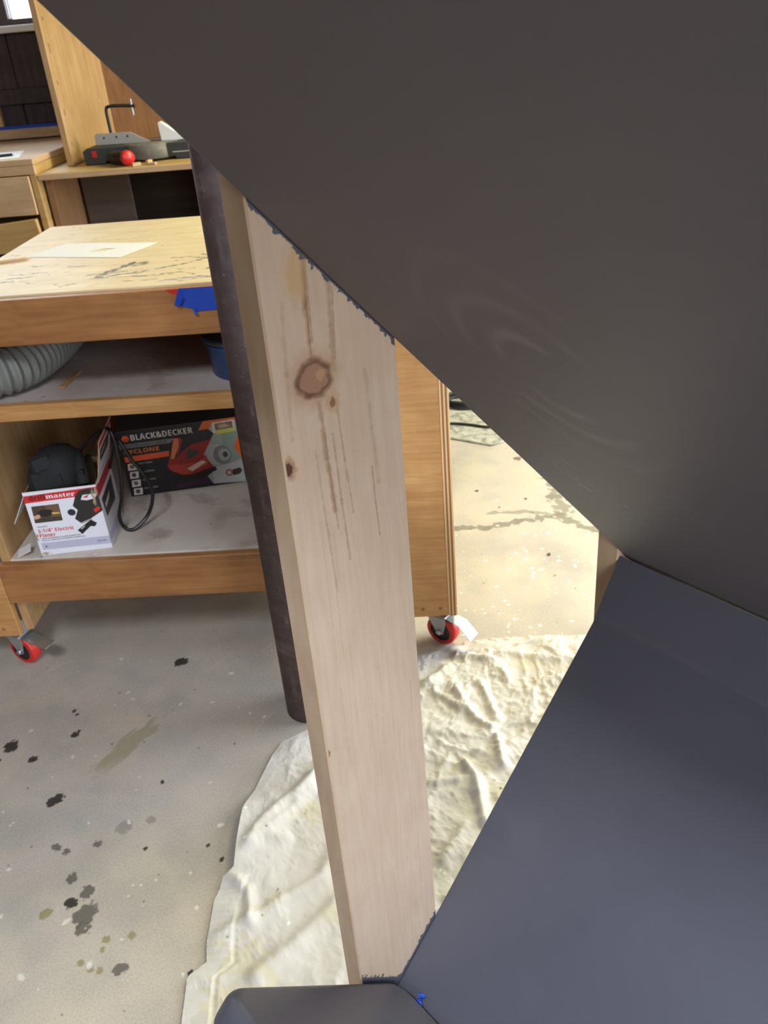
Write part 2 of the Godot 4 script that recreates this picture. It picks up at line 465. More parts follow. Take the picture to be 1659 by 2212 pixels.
	for k in [b, c]:
		var a = []; a.resize(Mesh.ARRAY_MAX)
		a[Mesh.ARRAY_VERTEX] = k.v; a[Mesh.ARRAY_NORMAL] = k.n; a[Mesh.ARRAY_TEX_UV] = k.t
		m.add_surface_from_arrays(Mesh.PRIMITIVE_TRIANGLES, a)
	m.surface_set_material(0, fm); m.surface_set_material(1, rest)
	var fl := MeshInstance3D.new(); fl.name = "floor"; fl.mesh = m; add_child(fl, true); fl.set_meta("kind", "structure")
	tag(fl, "stained grey concrete garage floor", "floor"); fl.remove_meta("category")
	var T = 0.14; var HH = 2.62
	var o = structure("ceiling"); bx(o, "ceiling_board", Vector3(RX0 - T, HH, RZ0 - T), Vector3(RX1 + T, HH + 0.1, RZ1 + T), M.ceil)
	o = structure("wall_left"); bx(o, "wall_panel", Vector3(RX0 - T, 0, RZ0 - T), Vector3(RX0, HH, RZ1 + T), M.wall)
	# the wall by the tall opening: daylight enters there too
	o = structure("wall_right")
	bx(o, "wall_panel", Vector3(RX1, 0, RZ0 - T), Vector3(RX1 + T, HH, -1.5), M.wall)
	bx(o, "wall_panel", Vector3(RX1, 0, 0.5), Vector3(RX1 + T, HH, RZ1 + T), M.wall)
	bx(o, "wall_panel", Vector3(RX1, 2.1, -1.5), Vector3(RX1 + T, HH, 0.5), M.wall)
	o = structure("wall_front")
	bx(o, "wall_panel", Vector3(RX0, 0, RZ1), Vector3(1.5, HH, RZ1 + T), M.wall)
	bx(o, "wall_panel", Vector3(3.15, 0, RZ1), Vector3(RX1, HH, RZ1 + T), M.wall)
	bx(o, "wall_panel", Vector3(1.5, 2.2, RZ1), Vector3(3.15, HH, RZ1 + T), M.wall)
	# the back wall: dark vertical planks with a window above the cabinet
	o = structure("wall_back"); o.set_meta("label", "dark brown wall of vertical wooden planks behind the cabinet")
	var wx0 = -1.15; var wx1 = 0.05; var wy0 = 1.372; var wy1 = 2.1
	bx(o, "wall_panel", Vector3(RX0, 0, RZ0 - T), Vector3(wx0, HH, RZ0), M.wall)
	bx(o, "wall_panel", Vector3(wx1, 0, RZ0 - T), Vector3(RX1, HH, RZ0), M.wall)
	bx(o, "wall_panel", Vector3(wx0, 0, RZ0 - T), Vector3(wx1, wy0 - 0.03, RZ0), M.wall)
	bx(o, "wall_panel", Vector3(wx0, wy1, RZ0 - T), Vector3(wx1, HH, RZ0), M.wall)
	var x = -1.16
	while x < 0.0:
		var w = rng.randf_range(0.085, 0.12)
		bx(o, "plank", Vector3(x, 0.9, RZ0), Vector3(x + w - 0.003, wy0 - 0.032, RZ0 + 0.016 + rng.randf_range(0, 0.004)), M.plank, 0.002)
		x += w
	bx(o, "rail", Vector3(-1.15, 1.12, RZ0 + 0.018), Vector3(0.0, 1.17, RZ0 + 0.034), M.plank, 0.002)
	bx(o, "batten", Vector3(-0.60, 1.05, RZ0 + 0.018), Vector3(-0.475, 1.16, RZ0 + 0.036), M.pale_v, 0.002)
	o = structure("window_1"); o.set_meta("label", "bright window with white sill above the dark planks")
	bx(o, "window_sill", Vector3(wx0 - 0.03, wy0 - 0.03, RZ0 - 0.1), Vector3(wx1 + 0.03, wy0 - 0.008, RZ0 + 0.05), M.white, 0.003)
	var fr = mat(rgb(70, 56, 50), 0.6)
	bx(o, "window_frame", Vector3(wx0, wy0 - 0.008, RZ0 - 0.09), Vector3(wx1, wy0 + 0.012, RZ0 - 0.04), fr, 0.002)
	bx(o, "window_frame", Vector3(wx0, wy1 - 0.03, RZ0 - 0.09), Vector3(wx1, wy1, RZ0 - 0.04), fr, 0.002)
	for xx in [wx0, -0.43, wx1 - 0.04]:
		bx(o, "mullion", Vector3(xx, wy0 + 0.012, RZ0 - 0.09), Vector3(xx + 0.04, wy1 - 0.03, RZ0 - 0.04), fr, 0.002)
	var gl := mat(Color(0.9, 0.97, 1.0, 0.12), 0.05); gl.transparency = BaseMaterial3D.TRANSPARENCY_ALPHA
	for q in [[wx0 + 0.04, -0.43], [-0.39, wx1 - 0.04]]:
		bx(o, "pane", Vector3(q[0], wy0 + 0.012, RZ0 - 0.068), Vector3(q[1], wy1 - 0.03, RZ0 - 0.062), gl, 0.0005)
	lamp(Vector3(2.05, 2.3, -1.0), 0.0, 5.5, Color(1, 0.99, 0.80), 0.6, "wide white four-tube lamp on the ceiling above the floor behind the workbench")
	lamp(Vector3(0.526, 2.5, 2.05), deg_to_rad(-48.2), 3.8, Color(0.90, 0.94, 1.0), 0.12, "cool white strip lamp on the ceiling by the garage door")

# ------------------------------------------------------------------ the painted frame
func frame_shelf():
	# local axes: x along the side frame (s), y up, z towards the other side frame (n)
	var t = thing("board_frame", "charcoal painted frame of slanted wide boards on bare pine posts", "shelf frame", Vector3(0.872, 0, 0.938), deg_to_rad(41.77))
	var W = 1.75
	# charcoal paint with the grain and a knot showing through
	var IW = 1536; var IH = 851
	var im = mottled(51, IW / 2, IH / 2, [rgb(98, 92, 95), rgb(94, 88, 92), rgb(102, 95, 97)], [0.006, 0.03], [0.7, 0.3])
	im.resize(IW, IH, Image.INTERPOLATE_CUBIC)
	var f := FastNoiseLite.new(); f.seed = 9; f.frequency = 0.006
	var ux = 1.66 / IW; var uy = W / IH; var dust = rgb(140, 133, 127)
	for j in range(int((W - 0.5) / uy), IH):
		for i in range(200, 950):
			# raised grain wrapping a knot, scuffed lighter along the rings; px, py in metres from the knot
			var px = i * ux - 0.642; var py = (W - j * uy) - 0.195
			var wv = f.get_noise_2d(i, j * 1.6)
			var l = sqrt(pow(px / 0.046, 2) + pow(py / 0.026, 2)) + wv * 0.25
			# dusty scuffs caught on the raised rings
			if l < 4.2 and l > 0.7:
				var g = pow(absf(sin(l * 3.0 + 0.5)), 5.0) * 0.75 * (1.0 - l / 4.2) * clampf(0.5 + wv * 2.5, 0, 1)
				im.set_pixel(i, j, im.get_pixel(i, j).lerp(dust, g))
	for i in 26:
		blob(im, (0.36 + rng.randfn(0, 0.03)) / ux, (W - 0.09 + rng.randfn(0, 0.02)) / uy, rng.randf_range(2, 9), rng.randf_range(0.6, 1.2), rgb(132, 126, 122), 0.3, 0.5, i, rng.randf_range(-0.2, 0.2), 0.6)
	blob(im, 0.348 / ux, (W - 0.087) / uy, 7, 3, rgb(128, 122, 120), 0.55, 0.6, 4, 0.4, 0.5)
	blob(im, 0.736 / ux, (W - 0.106) / uy, 22, 3, rgb(116, 98, 92), 0.35, 0.6, 6, 0.3, 0.5)
	var up_m = uv_mat(im, 0.52)
	var grey = tri_mat(mottled(53, 256, 256, [rgb(86, 85, 94), rgb(82, 81, 90), rgb(90, 89, 98)], [0.008, 0.03], [0.7, 0.4]), 0.7, 0.4)
	# upper board: underside along h = 1.187 - 1.085 s
	var sl = atan(1.085)
	var L = 1.66
	var ub = part("upper_board", plate(rrect(0, 0, L, W, 0.012, 3), 0.04, 0.007, 4), up_m, t)
	# local x of the plate runs up the slope from the far end, y away from the underside
	var e = Vector3(-cos(sl), sin(sl), 0); var nrm = Vector3(sin(sl), cos(sl), 0)
	ub.transform = Transform3D(Basis(e, nrm, e.cross(nrm)), Vector3(0.56, 1.187 - 1.085 * 0.56, W))
	# lower board: top along h = 0.045 + 1.02 s
	var s2 = atan(1.02); var e2 = Vector3(cos(s2), sin(s2), 0); var n2 = Vector3(-sin(s2), cos(s2), 0)
	var top2 = func(s): return Vector3(s, 0.045 + 1.02 * s, 0.0)
	var lb = part("lower_board", plate(rrect(0, 0, 0.69, W, 0.003, 2), 0.04, 0.002, 2), grey, t)
	lb.transform = Transform3D(Basis(e2, n2, e2.cross(n2)), top2.call(0.045) - n2 * 0.04 + Vector3(0, 0, 0.0))
	# filler block in the far corner, a finger proud of the lower board
	var fb = MB.new()
	var prof = [Vector2(0.472, 0.524), Vector2(0.478, 0.537), Vector2(0.524, 0.612), Vector2(0.545, 0.592)]
	for i in 4:
		var a = prof[i]; var b2 = prof[(i + 1) % 4]; var o = Vector3((b2 - a).y, -(b2 - a).x, 0) * -1.0
		fb.quad(Vector3(a.x, a.y, 0.0), Vector3(b2.x, b2.y, 0.0), Vector3(b2.x, b2.y, W), Vector3(a.x, a.y, W), o)
	for z in [0.0, W]:
		fb.quad(Vector3(prof[0].x, prof[0].y, z), Vector3(prof[1].x, prof[1].y, z), Vector3(prof[2].x, prof[2].y, z), Vector3(prof[3].x, prof[3].y, z), Vector3(0, 0, -1 if z == 0.0 else 1))
	part("corner_filler", fb.done(), grey, t)
	# foot board: top along h = 0.182 - 1.09 s, rising towards its rounded end
	var s3 = atan(1.09); var e3 = Vector3(-cos(s3), sin(s3), 0); var n3 = Vector3(sin(s3), cos(s3), 0)
	var fo = part("foot_board", plate(rrect(0.0, 0, 0.362, W, 0.036, 8), 0.05, 0.016, 6), grey, t)
	fo.transform = Transform3D(Basis(e3, n3, e3.cross(n3)), Vector3(0.064, 0.186 - 1.09 * 0.064, W) - n3 * 0.05)
	# posts
	post(t, 0.0, -0.0355, true, 1.187, 1.085)
	post(t, 0.0, W, false, 1.187, 1.085)
	post(t, 0.52, -0.0355, true, 1.187, 1.085)
	post(t, 0.52, W, false, 1.187, 1.085)
	# a torn scrap of blue masking tape left in the valley
	var b = MB.new(); var q = []
	for i in 7:
		q.append([Vector3(0.0, 0.0, 0) + Vector3(0.004 * i, 0.004 * sin(i * 1.7) + 0.003, 0.006 * sin(i * 2.1)), Vector3(0.0, 0.0, 0) + Vector3(0.004 * i, 0.002 * cos(i * 2.3) + 0.006, 0.011 + 0.004 * cos(i * 1.3))])
	for i in 6:
		b.quad(q[i][0], q[i + 1][0], q[i + 1][1], q[i][1], Vector3.UP)
	var ts = part("tape_scrap", b.done(), M.blue_tape, t, Vector3(0.058, 0.113, 0.043), Vector3(0, 25, 30)); ts.scale = Vector3.ONE * 0.6; ts.set_meta("label", "torn scrap of blue masking tape")

func post(t, s0, n0, seen: bool, h0, k):
	# a pine plank on edge, its top cut along the upper board; the inner face has its own grain, knots and paint smears
	var w = 0.14; var d = 0.0355; var far = s0 > 0.3
	var top = func(s): return (h0 - k * s + 0.058) if not far else 0.655
	var b = MB.new(); var r = 0.0018; var TOP = 1.27
	var inner = n0 + d if n0 < 0.1 else n0
	# rounded section, counter-clockwise
	var sec = [Vector2(s0 + r, n0), Vector2(s0 + w - r, n0), Vector2(s0 + w, n0 + r), Vector2(s0 + w, n0 + d - r), Vector2(s0 + w - r, n0 + d), Vector2(s0 + r, n0 + d), Vector2(s0, n0 + d - r), Vector2(s0, n0 + r)]
	var m := ArrayMesh.new()
	var face = MB.new()
	for i in 8:
		var p = sec[i]; var q = sec[(i + 1) % 8]; var o = Vector3((q - p).y, 0, -(q - p).x)
		var mb = face if i == (4 if n0 < 0.1 else 0) else b
		var uvf = func(s, y): return Vector2((s - s0) / w, 1.0 - y / TOP)
		mb.quad(Vector3(p.x, 0.005, p.y), Vector3(q.x, 0.005, q.y), Vector3(q.x, top.call(q.x), q.y), Vector3(p.x, top.call(p.x), p.y), o, uvf.call(p.x, 0.0), uvf.call(q.x, 0.0), uvf.call(q.x, top.call(q.x)), uvf.call(p.x, top.call(p.x)))
	for y in [0, 1]:
		for i in range(1, 7):
			var tri = []
			for j in [0, i, i + 1]:
				tri.append(Vector3(sec[j].x, top.call(sec[j].x) if y else 0.005, sec[j].y))
			b.flat(tri[0], tri[1], tri[2], Vector3.UP if y else Vector3.DOWN)
	for kk in [face, b]:
		var a = []; a.resize(Mesh.ARRAY_MAX)
		a[Mesh.ARRAY_VERTEX] = kk.v; a[Mesh.ARRAY_NORMAL] = kk.n; a[Mesh.ARRAY_TEX_UV] = kk.t
		m.add_surface_from_arrays(Mesh.PRIMITIVE_TRIANGLES, a)
	if not M.has("post_face"):
		M.post_face = uv_mat(post_image(TOP, h0, k), 0.55)
	m.surface_set_material(0, M.post_face if seen and not far else M.pine); m.surface_set_material(1, M.pine)
	var o := MeshInstance3D.new(); o.name = "post"; o.mesh = m; t.add_child(o, true)
	if seen and not far:
		o.set_meta("label", "bare pine post with a dark knot")

func post_image(TOP, h0, k) -> Image:
	var w = 226; var h = 2048
	var im = wood_image(71, w, h, rgb(204, 180, 155), rgb(184, 157, 131), false, 0.45, 0.3, 0.35)
	var mm = h / TOP
	var at = func(s, y): return Vector2(s / 0.14 * w, (TOP - y) * mm)
	var dark = rgb(112, 74, 44)
	# streaks of darker heartwood above and below the knot
	for q in [[0.046, 1.14, 0.042, 1.045, 6.0, 0.5], [0.047, 1.14, 0.043, 1.05, 2.0, 0.6], [0.049, 1.14, 0.046, 1.06, 1.5, 0.5], [0.070, 1.11, 0.065, 1.03, 7.0, 0.35], [0.073, 1.10, 0.068, 1.04, 2.0, 0.35], [0.045, 1.005, 0.049, 0.89, 6.5, 0.45], [0.047, 0.99, 0.050, 0.87, 2.0, 0.45],
			[0.056, 0.97, 0.060, 0.83, 3.0, 0.4], [0.064, 1.0, 0.070, 0.88, 3.0, 0.35], [0.098, 0.92, 0.100, 0.84, 2.0, 0.5], [0.035, 0.96, 0.040, 0.80, 3.0, 0.25], [0.02, 1.1, 0.012, 0.98, 5.0, 0.2], [0.10, 1.02, 0.105, 0.9, 6.0, 0.2]]:
		stroke(im, [at.call(q[0], q[1]), at.call((q[0] + q[2]) / 2 - 0.0005, (q[1] + q[3]) / 2), at.call(q[2], q[3])], q[4], rgb(132, 92, 60), q[5], 0.25, int(q[0] * 1000), 1.0)
	for i in 60:
		var s = rng.randf_range(0.01, 0.135); var y = rng.randf_range(0.12, 0.85); var len_ = rng.randf_range(0.03, 0.14)
		stroke(im, [at.call(s, y), at.call(s + 0.001, y + len_)], rng.randf_range(0.7, 1.8), rgb(174, 138, 106), rng.randf_range(0.2, 0.4), 0.3, 20 + i, 1.0)
	blob(im, at.call(0.036, 1.12).x, at.call(0.036, 1.12).y, 16, 34, rgb(192, 152, 96), 0.5, 0.4, 13, 0.0, 0.7)
	# the large knot: a dark bark ring round a brown heart, and two small ones
	var kp = at.call(0.043, 1.028)
	blob(im, kp.x, kp.y, 44, 40, rgb(176, 140, 110), 0.7, 0.15, 14, 0.0, 0.7)
	blob(im, kp.x, kp.y, 31, 28, rgb(92, 60, 38), 0.9, 0.14, 15, 0.2, 0.3)
	blob(im, kp.x, kp.y, 25, 21, rgb(158, 118, 92), 0.95, 0.16, 16, 0.2, 0.25)
	blob(im, kp.x + 12, kp.y - 4, 8, 9, rgb(190, 148, 112), 0.6, 0.4, 17, 0.2, 0.4)
	var k2 = at.call(0.060, 1.0)
	blob(im, k2.x, k2.y, 13, 16, rgb(180, 142, 106), 0.6, 0.4, 18, 0.0, 0.6); blob(im, k2.x, k2.y, 5, 8, rgb(122, 84, 52), 0.8, 0.3, 19, 0.0, 0.4)
	var k3 = at.call(0.003, 0.953)
	blob(im, k3.x, k3.y, 14, 17, rgb(150, 108, 70), 0.7, 0.3, 20, 0.0, 0.6); blob(im, k3.x, k3.y, 8, 10, rgb(70, 44, 24), 0.95, 0.2, 21, 0.0, 0.3)
	blob(im, at.call(0.001, 0.6).x, at.call(0.001, 0.6).y, 5, 8, rgb(120, 84, 50), 0.8, 0.4, 22, 0.0, 0.4)
	# charcoal paint that crept past the boards: a ragged fringe along both joints
	var f := FastNoiseLite.new(); f.seed = 5; f.frequency = 0.06; f.fractal_octaves = 4
	var paint = rgb(82, 81, 88)
	for i in w:
		var s = 0.14 * (i + 0.5) / w
		var y1 = h0 - k * s; var y2 = maxf(0.045 + 1.02 * s, 0.182 - 1.09 * s)
		for j in range(0, h):
			var y = TOP - j / mm
			var n = f.get_noise_2d(i, j)
			if y > y1 - 0.0008 - 0.010 * clampf(n + 0.1, 0, 1) or y < y2 + 0.002 + 0.011 * clampf(n + 0.15, 0, 1):
				im.set_pixel(i, j, paint)
	return im

# ------------------------------------------------------------------ rolling bench
func cart():
	var t = thing("rolling_workbench", "plywood rolling workbench with two open shelves and red casters", "workbench", Vector3(0.475, 0, -0.33))
	# scribbled and stained top sheet
	var im = wood_image(81, 1024, 700, rgb(228, 208, 168), rgb(202, 176, 132), true, 0.5, 0.3, 0.4)
	var x0 = 0.055; var x1 = 1.03; var z0 = -0.655; var z1 = 0.008
	var at = func(x, z): return Vector2((x - x0) / (x1 - x0) * 1024, (z - z0) / (z1 - z0) * 700)
	var st = func(pts, wd, c, al, sd):
		var q = []
		for p in pts:
			q.append(at.call(p[0], p[1]))
		stroke(im, q, wd * 1.5, c, al, 0.6, sd, 0.7)
	var g = rgb(96, 98, 84)
	st.call([[0.36, -0.09], [0.372, -0.13], [0.40, -0.185], [0.43, -0.18]], 7, g, 0.8, 1)
	st.call([[0.37, -0.085], [0.44, -0.11], [0.52, -0.15], [0.56, -0.19]], 3, g, 0.8, 2)
	st.call([[0.35, -0.08], [0.45, -0.075], [0.53, -0.085], [0.56, -0.06]], 2.2, g, 0.7, 3)
	st.call([[0.53, -0.2], [0.6, -0.17], [0.66, -0.16]], 3, g, 0.7, 4)
	st.call([[0.58, -0.1], [0.63, -0.13]], 5, g, 0.7, 5)
	for i in 34:
		var p = Vector2(rng.randf_range(0.08, 0.62), rng.randf_range(-0.24, -0.02)); var d = Vector2(rng.randf_range(0.02, 0.08), rng.randf_range(-0.012, 0.012))
		st.call([[p.x, p.y], [p.x + d.x * 0.5, p.y + d.y + 0.006], [p.x + d.x, p.y + d.y]], rng.randf_range(0.8, 4.0), rgb(120, 104, 84), rng.randf_range(0.3, 0.65), i + 6)
	for i in 46:
		var p = at.call(rng.randf_range(0.06, 1.0), rng.randf_range(-0.63, -0.03)); blob(im, p.x, p.y, rng.randf_range(2, 9), rng.randf_range(1.5, 4), rgb(120, 96, 68), rng.randf_range(0.4, 0.8), 0.7, i, rng.randf_range(-0.4, 0.4), 0.4)
	st.call([[0.50, -0.02], [0.66, -0.06], [0.75, -0.06]], 2.5, rgb(150, 165, 215), 0.8, 91)
	st.call([[0.30, -0.03], [0.40, -0.13]], 1.6, rgb(216, 160, 130), 0.8, 92)
	st.call([[0.36, -0.02], [0.45, -0.10]], 1.6, rgb(216, 160, 130), 0.8, 93)
	st.call([[0.06, -0.42], [0.6, -0.47], [1.0, -0.5]], 1.4, rgb(176, 146, 100), 0.8, 94)
	bx(t, "top_sheet", Vector3(x0, 0.878, z0), Vector3(x1, 0.890, z1), uv_mat(im, 0.55), 0.001)
	bx(t, "top_frame", Vector3(0.034, 0.845, -0.70), Vector3(1.046, 0.8778, 0.010), mat(rgb(178, 130, 106), 0.6), 0.002)
	bx(t, "top_frame", Vector3(-0.103, 0.797, 0.0105), Vector3(1.046, 0.8865, 0.030), M.ply_h, 0.0015)
	bx(t, "shelf", Vector3(0.0405, 0.646, -0.66), Vector3(0.9095, 0.672, 0.010), dusty(301, rgb(186, 172, 162), rgb(158, 140, 126)), 0.001)
	bx(t, "shelf_edging", Vector3(0.017, 0.640, 0.0105), Vector3(0.934, 0.674, 0.030), M.leg_h, 0.0015)
	bx(t, "shelf", Vector3(0.0405, 0.271, -0.66), Vector3(0.9095, 0.297, 0.010), dusty(302, rgb(206, 194, 180), rgb(160, 142, 126)), 0.001)
	bx(t, "shelf_edging", Vector3(0.017, 0.190, 0.0105), Vector3(0.934, 0.2935, 0.030), M.ply_h, 0.0015)
	bx(t, "back_panel", Vector3(0.0405, 0.10, -0.675), Vector3(0.9095, 0.845, -0.661), M.brown_v, 0.001)
	for s in [[0.020, 0.040], [0.910, 0.930]]:
		bx(t, "side_panel", Vector3(s[0], 0.10, -0.70), Vector3(s[1], 0.845, 0.010), M.pale_v, 0.001)
	for lf in [[-0.085, 0.016, -0.103, 1], [0.935, 1.026, 1.0265, 1], [-0.085, 0.016, -0.103, -1], [0.935, 1.026, 1.0265, -1]]:
		var za = 0.012 if lf[3] > 0 else -0.725; var zb = za + 0.018
		var lg = bx(t, "leg", Vector3(lf[0], 0.096, za), Vector3(lf[1], 0.7965 if lf[3] > 0 else 0.80, zb), M.leg_h, 0.0015)
		for i in 5:   # the plies of the side board's edge
			var a = lf[2] + i * 0.0039
			bx(lg, "ply", Vector3(a, 0.096, za - 0.10 if lf[3] > 0 else za), Vector3(a + 0.0039, 0.7965 if lf[3] > 0 else 0.80, zb + (0.0004 if i % 2 else 0.0)), M.ply_dark if i % 2 else M.ply_light, 0.0003)
		if lf[3] > 0:
			for sx in [0.018, 0.058] if lf[0] > 0.5 else [0.05]:
				var sc = part("screw_plug", lathe([Vector2(0, 0.0006), Vector2(0.004, 0.0006), Vector2(0.0045, 0.0)], 12), M.ply_dark, lg, Vector3(lf[0] + sx + 0.015, 0.118, zb) - org[lg], Vector3(90, 0, 0))
	# casters
	for c in [[-0.002, 0.0, -24.0, -8.0], [1.012, 0.0, -34.0, 32.0], [0.0, -0.66, 200.0, 0.0], [1.0, -0.66, 150.0, 0.0]]:
		caster(t, Vector3(c[0], 0, c[1]), c[2], c[3])
	# blue masking tape folded over the front edge, with a shred of red tape
	var b = MB.new(); var z = 0.0312
	var poly = PackedVector2Array([Vector2(0.551, 0.8875), Vector2(0.70, 0.8875), Vector2(0.70, 0.846), Vector2(0.572, 0.842), Vector2(0.570, 0.848), Vector2(0.537, 0.857)])
	var tp = part("masking_tape", plate(flip(poly), 0.0012, 0.0003, 1), M.blue_tape, t, Vector3(0, 0, z) - org[t], Vector3(90, 0, 0)); tp.set_meta("label", "strip of bright blue masking tape")
	b.quad(Vector3(0.537, 0.857, z + 0.001), Vector3(0.551, 0.8875, z + 0.001), Vector3(0.560, 0.872, z + 0.010), Vector3(0.548, 0.856, z + 0.010), Vector3(0, 0, 1))
	b.quad(Vector3(0.570, 0.848, z + 0.001), Vector3(0.574, 0.838, z + 0.007), Vector3(0.580, 0.838, z + 0.008), Vector3(0.577, 0.85, z + 0.003), Vector3(0, 0, 1))
	part("tape_curl", b.done(), M.blue_tape, tp, Vector3(0, 0, 0)).transform = tp.transform.affine_inverse() * Transform3D(Basis(), -org[t])
	part("red_tape", plate(flip(PackedVector2Array([Vector2(0.526, 0.886), Vector2(0.552, 0.8865), Vector2(0.545, 0.876), Vector2(0.534, 0.878)])), 0.0008, 0.0002, 1), M.red, t, Vector3(0, 0, 0.0302) - org[t], Vector3(90, 0, 0))

func flip(p: PackedVector2Array) -> PackedVector2Array:
	# an outline in x, y for a plate that is then turned 90 degrees about x (z becomes -y)
	var o = PackedVector2Array()
	for q in p:
		o.append(Vector2(q.x, -q.y))
	return o

func dusty(seed_, a: Color, b: Color) -> StandardMaterial3D:
	var im = mottled(seed_, 512, 384, [a, b, a.lightened(0.08)], [0.008, 0.02], [0.6, 0.5])
	for i in 46:
		blob(im, rng.randf() * 512, 120 + rng.randf() * 264, rng.randf_range(1, 3.2), rng.randf_range(1, 2), a.lightened(0.4) if rng.randf() < 0.5 else b.darkened(0.3), 0.7, 0.5, i, 0, 0.5)
	for i in 9:
		blob(im, 180 + rng.randf() * 300, 160 + rng.randf() * 210, rng.randf_range(10, 34), rng.randf_range(5, 14), b.darkened(0.08), 0.3, 0.6, seed_ + i, rng.randf() * 3, 0.3)
	var m = uv_mat(im, 0.75)
	return m

func caster(t, at: Vector3, turn: float, droop: float):
	var c := Node3D.new(); c.name = "caster"; t.add_child(c, true); c.position = at - org[t]; c.rotation_degrees.y = turn
	part("mount_plate", boxm(Vector3(0.075, 0.004, 0.06), 0.001), M.steel_dull, c, Vector3(-0.012, 0.0935, 0))
	part("swivel", lathe([Vector2(0, 0.078), Vector2(0.021, 0.08), Vector2(0.024, 0.086), Vector2(0.022, 0.0915), Vector2(0, 0.0915)], 18), M.steel, c, Vector3(-0.012, 0, 0))
	# wheel: axis along local z
	var hub = part("wheel", lathe([Vector2(0, -0.0135), Vector2(0.026, -0.0135), Vector2(0.027, -0.012), Vector2(0.027, 0.012), Vector2(0.026, 0.0135), Vector2(0, 0.0135)], 28), M.black, c, Vector3(0, 0.039, 0), Vector3(90, 0, 0))
	part("tyre", lathe([Vector2(0.0265, -0.0145), Vector2(0.034, -0.0145), Vector2(0.0375, -0.012), Vector2(0.039, -0.005), Vector2(0.039, 0.005), Vector2(0.0375, 0.012), Vector2(0.034, 0.0145), Vector2(0.0265, 0.0145)], 36), M.red_tyre, hub)
	part("axle_bolt", lathe([Vector2(0, -0.025), Vector2(0.0045, -0.025), Vector2(0.007, -0.0225), Vector2(0.007, -0.019), Vector2(0.0045, -0.018), Vector2(0.0045, 0.018), Vector2(0.007, 0.019), Vector2(0.007, 0.0225), Vector2(0.0045, 0.025), Vector2(0, 0.025)], 12), M.steel, hub)
	for s in [-1, 1]:
		var fork = PackedVector2Array([Vector2(-0.034, 0.079), Vector2(0.016, 0.079), Vector2(0.018, 0.070), Vector2(0.009, 0.033), Vector2(0.0, 0.029), Vector2(-0.008, 0.033)])
		part("fork", plate(flip(fork), 0.002, 0.0006, 1), M.steel, c, Vector3(0, 0, 0.0165 * s - 0.001), Vector3(90, 0, 0))
	part("fork_crown", boxm(Vector3(0.05, 0.002, 0.036), 0.0008), M.steel, c, Vector3(-0.009, 0.079, 0))
	var lv = part("brake_lever", boxm(Vector3(0.035, 0.002, 0.032), 0.0008), M.steel, c, Vector3(0.033, 0.078, 0), Vector3(0, 0, -12))
	part("brake_pedal", boxm(Vector3(0.045, 0.002, 0.034), 0.0008), M.steel, lv, Vector3(0.038, -0.021 * sin(deg_to_rad(droop)), 0), Vector3(0, 0, -droop))
	part("brake_block", boxm(Vector3(0.016, 0.008, 0.02), 0.001), M.black, lv, Vector3(-0.006, -0.0055, 0))

# ------------------------------------------------------------------ things on the rolling bench
func text(parent, words: String, width: float, height: float, c: Color, at: Vector3, serif := false, bold := true):
	# flat lettering printed on a face that looks along +z of the parent; at is its lower left corner
	var f := SystemFont.new(); f.font_names = PackedStringArray(["Droid Serif" if serif else "Droid Sans"]); f.font_weight = 700 if bold else 400
	var tm := TextMesh.new(); tm.text = words; tm.font = f; tm.font_size = 48; tm.pixel_size = 0.001; tm.depth = 0.0; tm.curve_step = 2.0
	var bb = tm.get_aabb()
	var o = part("lettering", tm, mat(c, 0.6), parent)
	var s = Vector3(width / bb.size.x, height / bb.size.y, 1.0)
	o.transform = Transform3D(Basis.from_scale(s), at - Vector3(bb.position.x * s.x, bb.position.y * s.y, 0))
	return o

func printed_face(parent, called, w, h, im: Image, at: Vector3, thick := 0.002):
	# a sheet of card whose front carries the print
	var b = MB.new(); var z = thick
	b.quad(Vector3(0, 0, z), Vector3(w, 0, z), Vector3(w, h, z), Vector3(0, h, z), Vector3(0, 0, 1), Vector2(0, 1), Vector2(1, 1), Vector2(1, 0), Vector2(0, 0))
	var c = MB.new()
	c.box(Vector3(0, 0, 0), Vector3(w, h, z - 0.0001), 0.0002)
	var m := ArrayMesh.new()
	for k in [b, c]:
		var a = []; a.resize(Mesh.ARRAY_MAX)
		a[Mesh.ARRAY_VERTEX] = k.v; a[Mesh.ARRAY_NORMAL] = k.n; a[Mesh.ARRAY_TEX_UV] = k.t
		m.add_surface_from_arrays(Mesh.PRIMITIVE_TRIANGLES, a)
	m.surface_set_material(0, uv_mat(im, 0.4)); m.surface_set_material(1, M.card)
	var o := MeshInstance3D.new(); o.name = called; o.mesh = m; parent.add_child(o, true); o.position = at
	return o

